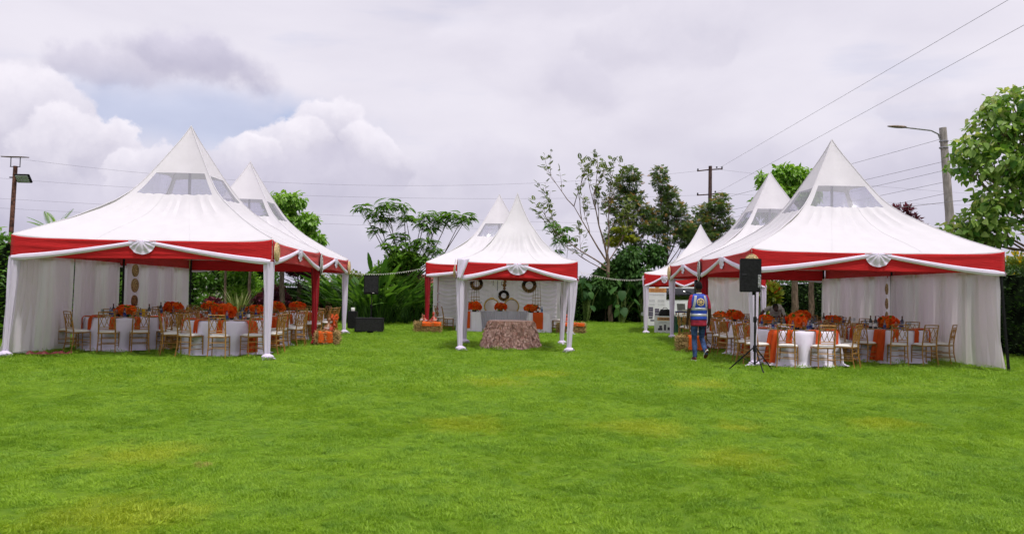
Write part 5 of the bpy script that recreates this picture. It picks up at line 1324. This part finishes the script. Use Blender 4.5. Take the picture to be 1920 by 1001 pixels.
shrub('burgundy_shrub', 'dark burgundy leaved shrub behind the front left tent leg', -9.75, 36.4, .85, 1.65, 3000, .17, LEAF6, 'leaf_purple', 'out', group='burgundy shrubs')
shrub('burgundy_shrub', 'small burgundy shrub near the red pole of the left tents', -7.6, 38.4, .6, 1.1, 1600, .15, LEAF6, 'leaf_purple', 'out', group='burgundy shrubs')
shrub('burgundy_shrub', 'low burgundy shrub left of the yucca', -11.9, 35.4, .5, 1.1, 1200, .15, LEAF6, 'leaf_purple', 'out', group='burgundy shrubs')
shrub('croton', 'yellow and red leaved croton seen under the right tent', 13.0, 36.2, .85, 2.5, 2600, .24, LEAF6, 'leaf_croton', 'up')
shrub('flowering_shrub', 'yellow-flowered bush behind the right curtain corner', 16.9, 24.5, 1.7, 3.2, 5200, .15, LEAF, 'leaf_olive', 'out', (420, LEAF6, .16, 'petal_yellow', 'blossom'))
shrub('leafy_shrub', 'bright bush rising behind the left tent roof corner', -14.6, 27.0, 1.6, 3.7, 6000, .17, LEAF, 'leaf_mid')
shrub('leafy_shrub', 'tall bright bush at the left edge behind the solar lamp', -16.2, 25.0, 1.8, 4.0, 6000, .18, LEAF6, 'leaf_bright')
shrub('leafy_shrub', 'bright bushy mass between the paddle leaves and the feathery tree', -4.3, 39.2, 1.7, 3.9, 7500, .2, LEAF6, 'leaf_bright')
shrub('leafy_shrub', 'olive bushy mass under the clumpy trees behind the far right canopy', 12.6, 44.6, 1.9, 4.4, 6000, .18, LEAF, 'leaf_olive')
def blades(name, label, x, y, n, L, w, lm, spread, cat='plant'):
    t = thing(name, label, cat, (x, y, 0)); r = random.Random(n)
    for k in range(n):
        a = r.uniform(0, 2*PI); tl = r.uniform(.05, spread); l = L*r.uniform(.65, 1.05); m = MB()
        m.grid(lambda u, v: ((u-.5)*w*(1-v**2)*1.0, math.sin(tl)*l*v*(1+.35*v), math.cos(tl)*l*v*(1-.10*v)+.02*abs(u-.5)), 2, 7)
        o = m.build('leaf', lm, t, loc=(.06*math.cos(a), .06*math.sin(a), 0), rot=(0, 0, a), ang=90)
        at = o.data.attributes.new('tone', 'FLOAT', 'POINT'); at.data.foreach_set('value', np.full(len(o.data.vertices), r.random(), np.float32))
    return t
blades('yucca', 'spiky pale green yucca behind the left tent tables', -11.0, 35.8, 38, 1.75, .10, 'leaf_yucca', .6)
blades('grass_clump', 'soft green grass clump before the clipped hedge', -8.35, 37.4, 60, .95, .035, 'leaf_bright', .8)
blades('grass_clump', 'dark strappy clump in front of the big paddle leaves', -6.2, 35.6, 46, .9, .05, 'leaf_deep', .9)
blades('grass_clump', 'dark strappy clump below the paddle leaves, right of the subwoofer', -3.6, 36.0, 46, .8, .05, 'leaf_deep', .9)

# ------------------------------------------------------------------ trees
tree('leafy_tree', 'round leafy green tree right of the left tent peaks', (-9.15, 36), 2.6,
     [(-9.3, 36, 5.35, .75, .7, .42), (-8.75, 36, 5.45, .5, .5, .35), (-9.3, 36, 4.6, .8, .8, .5), (-8.5, 36.2, 4.2, .7, .7, .45), (-8.1, 35.9, 4.55, .5, .5, .38), (-7.75, 36, 3.75, .5, .5, .33), (-8.8, 35.8, 3.7, .8, .8, .4), (-9.6, 36, 3.9, .8, .8, .6)],
     5600, .24, LEAF6, 'leaf_bright', 'bark', .12, 'droop', 'leafy trees')
tree('slender_tree', 'slender pale-trunked tree behind the left tent flowers', (-12.0, 37), 3.0, rand_clumps((-12, 37, 3.9), (.8, .8, .6), 6, .5, 3), 2600, .18, LEAF6, 'leaf_mid', 'bark_pale', .06, 'droop', 'slender trees')
tree('slender_tree', 'slender pale-trunked tree beside the yucca', (-10.75, 36.6), 3.0, rand_clumps((-10.7, 36.6, 3.8), (.7, .7, .5), 6, .5, 4), 2600, .18, LEAF6, 'leaf_mid', 'bark_pale', .07, 'droop', 'slender trees')
tree('burgundy_tree', 'burgundy leaved tree behind the rear left tent', (-9.0, 38.6), 1.7, rand_clumps((-9.0, 38.6, 2.7), (.8, .8, .5), 7, .45, 5), 3200, .17, LEAF6, 'leaf_purple', 'bark', .11, 'droop')
FR2 = frond_template(9, .42, .62, .085)
def frond_tree(name, label, base, fork, tips, nf, L, lm, r, sub=None, extra_fronds=None):
    t = thing(name, label, 'tree', (base[0], base[1], 0)); B = Vector((base[0], base[1], 0)); m = MB()
    for k in range(3):
        an = k*2.1; m.tube(wob((.12*math.cos(an), .12*math.sin(an), -.05), (.35*math.cos(an), .35*math.sin(an), fork), 5, .06, k), [r, r*.9, r*.85, r*.8, r*.7, r*.6], 8)
    m.build('trunk', 'bark', t); m = MB(); F_, O_, S_ = [], [], []
    for i, tp in enumerate(tips):
        T = Vector(tp[:3])-B; an = i*2.1; s = Vector((.35*math.cos(an), .35*math.sin(an), fork*(.8+.2*random.random()))); md = s.lerp(T, .5)+Vector(((T.x-s.x)*.12, 0, -.10*abs(T.x-s.x)))
        m.tube([s, s.lerp(md, .5), md, md.lerp(T, .55), T], [r*.5, r*.42, r*.34, r*.26, r*.16], 6)
        sc = tp[3] if len(tp) > 3 else 1
        k = int(nf*sc); a = rng.uniform(0, 2*PI, k)+np.arange(k)*2.4; z = rng.uniform(-.45, .55, k); q = np.sqrt(1-z*z)
        D = np.stack([q*np.cos(a), q*np.sin(a), z], 1); F_.append(frames(D)); O_.append(np.array(T)[None]+D*.05+rng.normal(0, .06*sc, (k, 3))*np.array([1, 1, 2.2])); S_.append(L*sc**.5*rng.uniform(.7, 1.15, k))
    m.build('limbs', 'bark', t)
    F_ = np.concatenate(F_); O_ = np.concatenate(O_); S_ = np.concatenate(S_)
    link_mesh('fronds', scatter_mesh('fronds', FR2[0], FR2[1], F_, O_, S_, np.clip(rng.normal(.45, .25, len(O_)), 0, 1)), lm, t)
    cl = [(tp[0]-base[0], tp[1]-base[1], tp[2]-.05, L*.78*(tp[3] if len(tp) > 3 else 1)**.5, L*.78, L*.36) for tp in tips]
    n = 52*len(tips); p, out, k = in_clumps(cl, n, .25); up = out[:, 2] > -.35; p, out = p[up], out[up]; n = len(p)
    D = out.copy(); D[:, 2] = -.55*np.hypot(out[:, 0], out[:, 1])+.15; D += rng.normal(0, .3, D.shape)
    link_mesh('crown', scatter_mesh('crown', LEAF6[0], LEAF6[1], frames(D, rng.normal(0, .4, n)), p, L*.42*rng.uniform(.7, 1.25, n), np.clip(rng.normal(.4, .22, n)+.35*out[:, 2], 0, 1)), lm, t); return t  # light from above put into the tone: upward leaves paler
frond_tree('frond_tree', 'tree with feathery drooping leaf rosettes above the paddle leaves', (-3.6, 38.6), 2.6,
    [(-6.1, 38.5, 5.45, .8), (-5.4, 38.6, 5.15, 1), (-4.85, 38.4, 5.55, 1), (-4.95, 38.6, 4.9, .8), (-5.4, 38.7, 4.4, .7), (-4.05, 38.4, 5.5, .75), (-3.95, 38.5, 5.0, .8), (-3.0, 38.5, 5.2, .8), (-3.2, 38.4, 4.75, .8), (-2.75, 38.6, 4.55, .6), (-2.35, 38.5, 5.05, 1), (-1.8, 38.6, 5.2, 1), (-1.3, 38.5, 4.95, 1), (-1.0, 38.6, 5.1, .7),
     (-4.2, 38.4, 4.1, 1), (-3.6, 38.2, 3.7, 1), (-3.0, 38.2, 3.9, .9), (-4.6, 38.2, 3.6, .9), (-2.5, 38.3, 3.5, .9), (-3.8, 38.0, 3.2, 1), (-2.9, 38.0, 3.0, 1), (-2.0, 38.2, 3.1, .9), (-4.4, 38, 2.9, .8)], 14, .60, 'leaf_frond', .07)
# sparse tree: mostly bare branches
t = thing('sparse_tree', 'sparse tree with thin bare branches right of the centre canopy', 'tree', (6.35, 42.0, 0))
m = MB(); m.tube(wob((.25, 0, -.05), (0, 0, 3.6), 6, .08, 4), [.13, .12, .11, .105, .10, .09, .085], 9); m.build('trunk', 'bark_pale', t)
m = MB(); lp, ld = [], []
def branch(p, d_, L, r, dep, rs):
    q = [p]; d_ = d_.normalized()
    for i in range(4):
        d_ = (d_+Vector((rs.uniform(-.14, .14), rs.uniform(-.14, .14), rs.uniform(-.02, .12)))).normalized(); q.append(q[-1]+d_*L/4)
    m.tube(q, [r*(1-.17*i) for i in range(5)], 6)
    if dep == 0:
        for z in q[1:]:
            for _ in range(3): lp.append(z+Vector((rs.uniform(-.1, .1), rs.uniform(-.1, .1), rs.uniform(-.06, .08)))); ld.append(d_)
        return
    for k in range(4):
        s = q[1+k % 4] if k else q[4]; sd = Vector((rs.uniform(-1, 1), rs.uniform(-1, 1), rs.uniform(-.1, .6))); branch(s, d_*1.2+sd*.75, L*rs.uniform(.45, .62), r*.5, dep-1, rs)
rs = random.Random(12)
for (dx, dz, z0, L, r) in ((-1.5, .9, 2.9, 3.2, .05), (-1.0, 1.35, 3.2, 3.5, .055), (-.25, 2.2, 3.5, 3.3, .06), (.35, 2.0, 3.5, 2.9, .055), (-1.9, .7, 2.7, 2.0, .035), (.9, 1.3, 3.1, 2.0, .04)):
    branch(Vector((0, 0, z0)), Vector((dx, rs.uniform(-.4, .4), dz)), L, r, 2, rs)
m.build('limbs', 'bark_pale', t); lp = np.array([tuple(x) for x in lp]); ld = np.array([tuple(x) for x in ld]); keep = rng.random(len(lp)) < .55
lp, ld = lp[keep], ld[keep]; ld = ld+rng.normal(0, .6, ld.shape)
link_mesh('crown', scatter_mesh('crown', FROND[0], FROND[1], frames(ld), lp, rng.uniform(.16, .34, len(lp)), np.clip(rng.normal(.5, .3, len(lp)), 0, 1)), 'leaf_olive', t)
frond_tree('sapling', 'thin sapling with feathery leaf tufts by the centre canopy roof', (3.6, 40.3), 2.3, [(3.3, 40.3, 4.95, .7), (3.85, 40.3, 4.75, .7), (3.7, 40.3, 4.2, .7), (4.1, 40.3, 4.3, .5), (3.5, 40.3, 3.6, .6)], 9, .55, 'leaf_mid', .035)
# cassia trees with clumped dark and rusty foliage
def clumpy(label, base, fork, pts, rs_, n, seed):
    cl = [(x, base[1]+random.uniform(-.5, .5), z, rs_*random.uniform(.75, 1.25), rs_*random.uniform(.75, 1.25), rs_*random.uniform(.6, .9)) for x, z in pts]
    t = tree('cassia_tree', label, base, fork, cl, int(n*1.9), .21, FROND, 'leaf_cassia', 'bark', .10, 'out', 'clumpy dark trees on the right', 'tree', .2); return t
clumpy('clumpy dark tree with two thin tops, left of the group by the pole', (8.3, 44.2), 3.6, [(7.55, 7.7), (8.0, 8.2), (8.1, 7.6), (7.5, 7.1), (8.4, 7.0), (7.9, 6.6), (7.0, 6.5), (8.6, 6.3), (7.4, 6.0), (8.1, 5.7), (9.0, 6.0), (7.2, 5.3), (8.7, 5.2), (9.2, 5.4), (7.8, 4.8), (8.4, 4.4), (7.0, 4.6)], .50, 1500, 1)
clumpy('clumpy dark tree with rusty flowers, middle of the group by the pole', (10.2, 45.0), 3.4, [(9.65, 8.4), (9.7, 7.8), (10.2, 7.3), (10.4, 7.0), (10.1, 6.5), (10.8, 6.4), (9.7, 6.1), (10.5, 5.9), (11.1, 5.9), (10.0, 5.5), (10.9, 5.3), (9.6, 5.2), (11.4, 5.2), (10.4, 4.8), (11.2, 4.6), (9.8, 4.3)], .52, 1500, 2)
clumpy('clumpy dark tree with rusty flowers in front of the wooden pole', (12.9, 46.0), 3.4, [(13.6, 7.2), (13.7, 6.5), (13.2, 6.7), (12.6, 6.4), (12.9, 6.0), (13.8, 5.7), (13.1, 5.4), (12.3, 5.7), (12.7, 5.0), (13.7, 5.0), (13.1, 4.5), (11.9, 5.0), (12.4, 4.2), (13.0, 3.8)], .52, 1400, 3)
t = tree('yellowing_tree', 'small tree with flat yellow-green foliage before the clumpy trees', (7.75, 43.4), 3.6, [(7.4, 43.4, 5.05, .55, .4, .12), (7.5, 43.4, 4.55, .7, .4, .14), (6.9, 43.4, 4.3, .4, .3, .12)], 420, .2, FROND, 'leaf_yellowish', 'bark', .05, 'flat')
tree('leafy_tree', 'bright leafy tree behind the right tent peaks', (14.45, 37), 3.2,
     [(13.9, 36.5, 7.1, .75, .7, .55), (14.6, 36.5, 6.9, .7, .7, .6), (13.2, 36.5, 6.6, .6, .6, .5), (13.5, 36.4, 6.2, .8, .7, .6), (14.3, 36.4, 6.1, .8, .8, .7), (14.9, 36.6, 6.3, .6, .6, .5), (12.6, 36.5, 5.7, .45, .45, .4), (13.6, 36.4, 5.3, .8, .8, .6), (14.4, 36.4, 5.1, .8, .8, .7), (12.2, 36.6, 4.9, .3, .3, .25), (12.8, 36.6, 7.0, .3, .3, .22)],
     8200, .25, LEAF6, 'leaf_bright', 'bark_pale', .15, 'droop', 'leafy trees')
tree('slender_tree', 'pale tree trunk seen at the edge of the right curtain', (15.5, 37.6), 3.2, rand_clumps((15.5, 37.4, 4.6), (.9, .9, .7), 7, .5, 9), 2600, .2, LEAF6, 'leaf_mid', 'bark_pale', .13, 'droop', 'slender trees')
tree('purple_tree', 'purple-leaved tree top behind the right tent roof', (16.6, 31.5), 3.0, [(16.6, 31.5, 4.95, .5, .4, .3), (17.0, 31.5, 4.6, .45, .4, .25), (16.3, 31.4, 4.4, .5, .4, .3), (17.3, 31.6, 4.3, .4, .4, .25), (16.8, 31.5, 4.0, .6, .5, .3)], 1500, .2, LEAF6, 'leaf_purple', 'bark', .09, 'out')
shrub('leafy_shrub', 'bright bush below the concrete lamp pole', 14.6, 25.2, 1.3, 4.6, 4200, .2, LEAF6, 'leaf_bright', 'up')
t = tree('conifer', 'thin dark conifer top far behind the right tents', (19.6, 60), 3, [(19.6, 60, 7.4, .25, .25, .6), (19.4, 60, 6.5, .5, .4, .5), (19.0, 60, 5.6, .8, .6, .5), (20.2, 60, 5.8, .7, .6, .5)], 900, .2, LEAF, 'leaf_hedge', 'bark', .1, 'up')
# palm fronds
t = thing('palm', 'small palm top behind the left tent roof', 'palm', (-17.1, 32, 0))
MB().tube(wob((0, 0, -.05), (0, 0, 3.6), 5, .05, 2), [.13, .12, .11, .10, .10, .09], 9).build('trunk', 'bark', t)
PF = frond_template(16, .20, .30, .02)
for k in range(16):
    a = k*2.4; z = .95-.055*k; q = math.sqrt(max(.05, 1-z*z)); D = np.array([[q*math.cos(a), q*math.sin(a), z]])
    link_mesh('frond', scatter_mesh('frond', PF[0], PF[1], frames(D), np.array([[0, 0, 3.55]]), [1.1]), 'leaf_bright', t)
# near right tree with big heart leaves: the largest 300 as leaf objects
bx_, by_ = 15.3, 20.3
PC = [(13.5, 20.0, 6.55, .7, .7, .45), (13.0, 20.0, 5.9, .7, .7, .5), (12.35, 19.9, 5.35, .55, .6, .40), (13.9, 19.8, 5.7, .8, .8, .6), (13.0, 19.7, 5.0, .7, .7, .45), (13.7, 19.6, 4.8, .7, .7, .5), (12.45, 19.9, 4.75, .35, .5, .3), (14.4, 20.2, 5.0, .8, .8, .8), (13.2, 20.0, 4.2, .75, .7, .45), (12.55, 20.0, 3.55, .55, .6, .4), (13.0, 20.0, 3.25, .6, .6, .35), (12.05, 20.2, 3.2, .55, .5, .34), (12.5, 20.1, 3.0, .6, .5, .35), (12.1, 20.0, 4.95, .35, .4, .28), (12.9, 19.9, 6.3, .4, .5, .3), (12.75, 19.8, 3.9, .4, .5, .3), (14.0, 20.0, 3.75, .4, .5, .35), (14.5, 20.0, 6.3, .7, .7, .6), (14.9, 20.3, 4.2, .6, .7, .6)]
t = tree('broadleaf_tree', 'near tree with big heart-shaped leaves at the right edge', (bx_, by_), 3.3, PC, 4300, .175, HEART, 'leaf_poplar', 'bark_pale', .16, 'droop', 'leafy trees')
for o in t.children:
    if o.name.startswith('crown'): tag(o, kind='stuff')
hl = scatter_mesh('leaf', HEART[0], HEART[1], frames(np.array([[0, 1., 0]])), np.zeros((1, 3)), [1.]); hl.materials.append(M['leaf_poplar'])
HL = [hl]
for q in (.15, .45, .75):
    h2 = hl.copy(); h2.attributes['tone'].data.foreach_set('value', np.full(len(h2.vertices), q, np.float32)); HL.append(h2)
p, out, k = in_clumps(PC, 1400, .85); sel = np.argsort(p[:, 1]+.3*p[:, 0]*0)[:300]
Fm = frames(leaf_dirs(out, len(p), 'droop'), rng.normal(0, .5, len(p)))
for i in sel:
    o = link_mesh('leaf', HL[i % 4], None, t); s = .185*random.uniform(.75, 1.25); F3 = Fm[i]
    o.matrix_basis = Matrix.Translation(Vector(p[i])-Vector((bx_, by_, 0))) @ Matrix([[F3[a][b]*s for b in range(3)]+[0] for a in range(3)]+[[0, 0, 0, 1]])

# ================================================================== POLES, LAMPS, WIRES
t = thing('solar_lamp_post', 'rusty post with solar panel and floodlight behind the left tent', 'lamp post', (-14.2, 24.0, 0))
MB().tube([(.0, 0, 0), (.10, 0, 2.9), (.16, 0, 5.0)], [.075, .065, .06], 10).build('post', 'rust_steel', t)
pn = MB().box((.14, 0, 5.27), (.60, .42, .03), rx=.12).build('solar_panel', 'solar_cell', t, bevel=.006)
for s in (-.12, .15): MB().tube([(.14+s, 0, 4.98), (.14+s, 0, 5.25)], .012, 6).build('bracket', 'black_paint', pn)
MB().tube([(0, 0, 4.98), (.3, 0, 4.98)], .012, 6).build('bracket', 'black_paint', pn)
fl = MB().box((.43, -.05, 4.63), (.44, .06, .30), rx=.75).build('floodlight', 'black_paint', t, bevel=.015)
for k in range(4): MB().box((.43, -.075+.05*(k-1.5)*.75-.018, 4.61-.05*(k-1.5)*.9+.0), (.36, .012, .042), rx=.75).build('led_row', 'led_lens', fl)
MB().tube([(.0, 0, 4.66), (.3, 0, 4.66)], .02, 6).build('arm', 'black_paint', t)
t = thing('street_lamp', 'leaning concrete pole with street lamp arm on the right', 'street lamp', (17.98, 30, 0))
MB().tube([(.0, 0, 0), (-.24, 0, 4.8), (-.50, 0, 8.1)], [.185, .155, .13], 12).build('pole', 'concrete', t)
MB().tube([(-.56, 0, 7.55), (-.68, 0, 7.85), (-.95, 0, 7.98), (-2.0, 0, 8.08)], .03, 8).build('arm', 'grey_metal', t)
m = MB(); m.grid(lambda u, v: (-1.95-.70*v, .10*math.sin(2*PI*u)*math.sin(PI*(.15+.75*v))**.5, 8.09+.055*math.cos(2*PI*u)*math.sin(PI*(.2+.75*v))**.6+.02*v), 14, 8, True); m.f += [tuple(range(13, -1, -1)), tuple(8*14+i for i in range(14))]; m.build('lamp_head', 'lamp_body', t)
for z in (7.55, 7.3): MB().lathe([(.162, z), (.168, z+.02), (.162, z+.05)], 14, (-.46, 0, 0)).build('clamp', 'grey_metal', t)
t = thing('utility_pole', 'wooden utility pole rising behind the clumpy trees', 'utility pole', (16.9, 60, 0))
MB().tube([(0, 0, 0), (0, 0, 11.35)], [.18, .13], 10).build('pole', 'pole_wood', t)
a1_ = MB().tube([(-1.0, 0, 10.95), (0, .16, 11.1), (.95, 0, 11.15)], .05, 6).build('crossarm', 'pole_wood', t)
a2_ = MB().tube([(-1.0, 0, 9.1), (0, .16, 9.2), (.8, 0, 9.3)], .05, 6).build('crossarm', 'pole_wood', t)
for a_, q in ((a1_, ((-.95, 11.0), (.5, 11.2), (.9, 11.2))), (a2_, ((-.95, 9.15), (.4, 9.32)))):
    for x, z in q: MB().lathe([(.05, z), (.07, z+.05), (.04, z+.14)], 8, (x, 0, 0)).build('insulator', 'black_gloss', a_)
def wire(label, a, b, sag=0, r=.016):
    a, b = Vector(a), Vector(b); pts = [a.lerp(b, i/24)-Vector((0, 0, sag*4*(i/24)*(1-i/24))) for i in range(25)]
    tag(MB().tube(pts, r, 5).build('power_line', 'wire_black'), label, 'wire', 'overhead wires')
wire('overhead wire from the wooden pole to the upper right corner', (17.4, 60, 11.1), (11.9, 8, 8.55), 0, .0065)
wire('second overhead wire to the upper right, lower than the first', (17.4, 60, 9.3), (12.6, 8, 8.35), 0, .0065)
wire('topmost overhead wire running left from the wooden pole', (16.0, 60, 10.95), (-40, 58, 11.3), 1.9, .0065)
wire('overhead wire just under the topmost on the left', (16.0, 60, 9.1), (-40, 58, 9.4), .9, .0065)
wire('lower pair of wires behind the left lamp post, upper one', (28, 61, 7.0), (-40, 59, 7.9), .5, .0065)
wire('lower pair of wires behind the left lamp post, lower one', (28, 61, 6.4), (-40, 59, 7.2), .5, .0065)
wire('wire running right from the top of the wooden pole', (17.6, 60, 11.1), (60, 62, 9.6), .6, .0065)
wire('wire running right from the lower crossarm of the wooden pole', (17.6, 60, 9.3), (60, 62, 9.2), .4, .0065)
for k, (z0, zb) in enumerate(((7.7, 6.3), (6.8, 5.9), (6.45, 5.7), (6.0, 5.55), (5.55, 5.1))):
    wire(('top', 'second', 'third', 'fourth', 'lowest')[k]+' of the wires running left from the concrete lamp pole', (17.55, 30, z0), (10.5+k*.2, 46, zb-.2*k), .05, .007)
wire('dark wire crossing from the right tent roof to the near tree', (13.5, 30.2, 4.75), (22, 29, 5.9), .1, .010)
wire('dark wire low at the right edge above the yellow flowers', (17.5, 30, 3.9), (24, 28, 4.35), .1, .010)
# strings of small lights
def string_lights(label, a, b, sag):
    a, b = Vector(a), Vector(b); t = thing('string_lights', label, 'string lights', a, 0, 'strings of small white lights'); n = 34
    P = [a.lerp(b, i/n)-Vector((0, 0, sag*4*(i/n)*(1-i/n)))-a for i in range(n+1)]
    MB().tube(P, .004, 5).build('cord', 'bead_white', t); m = MB()
    for p in P[1:-1]: m.ell((p.x, p.y, p.z-.03), (.011, .011, .018), 6, 5)
    tag(m.build('bulb', 'bead_white', t), kind='stuff')
string_lights('string of small lights from the left tents to the centre tents', (-4.75, 27.4, 2.08), (-2.2, 28.85, 2.35), .13)
string_lights('string of small lights from the centre canopy to the right tents', (2.35, 20.3, 2.06), (6.05, 30.1, 2.1), .12)
# house beyond the hedge
t = thing('house', 'house with red tiled roof beyond the centre hedge', 'house', (-3.6, 60, 0))
MB().box((0, 2, .95), (6.4, 4, 1.9)).build('wall', 'stucco', t)
m = MB(); m.add([(-3.6, -.5, 1.85), (3.6, -.5, 1.85), (3.0, 2, 2.75), (-3.0, 2, 2.75), (-3.6, 4.5, 1.85), (3.6, 4.5, 1.85)], [(0, 1, 2, 3), (5, 4, 3, 2), (0, 3, 4), (1, 5, 2)]); rf = m.build('roof', 'roof_tile', t, smooth=False)
m = MB()
for k in range(11):
    q = (k+.5)/11; w_ = 3.6-.6*q; m.tube([(-w_, -.5+2.5*q, 1.87+.9*q), (w_, -.5+2.5*q, 1.87+.9*q)], .03, 6)
m.build('tile_course', 'roof_tile', rf)
for x in (-1.8, 0, 1.8): 
    w_ = MB().box((x, -.01, 1.1), (.9, .06, .9)).build('window', 'ceramic', t); MB().box((x, -.045, 1.1), (.78, .02, .78)).build('pane', 'dark_glass', w_)
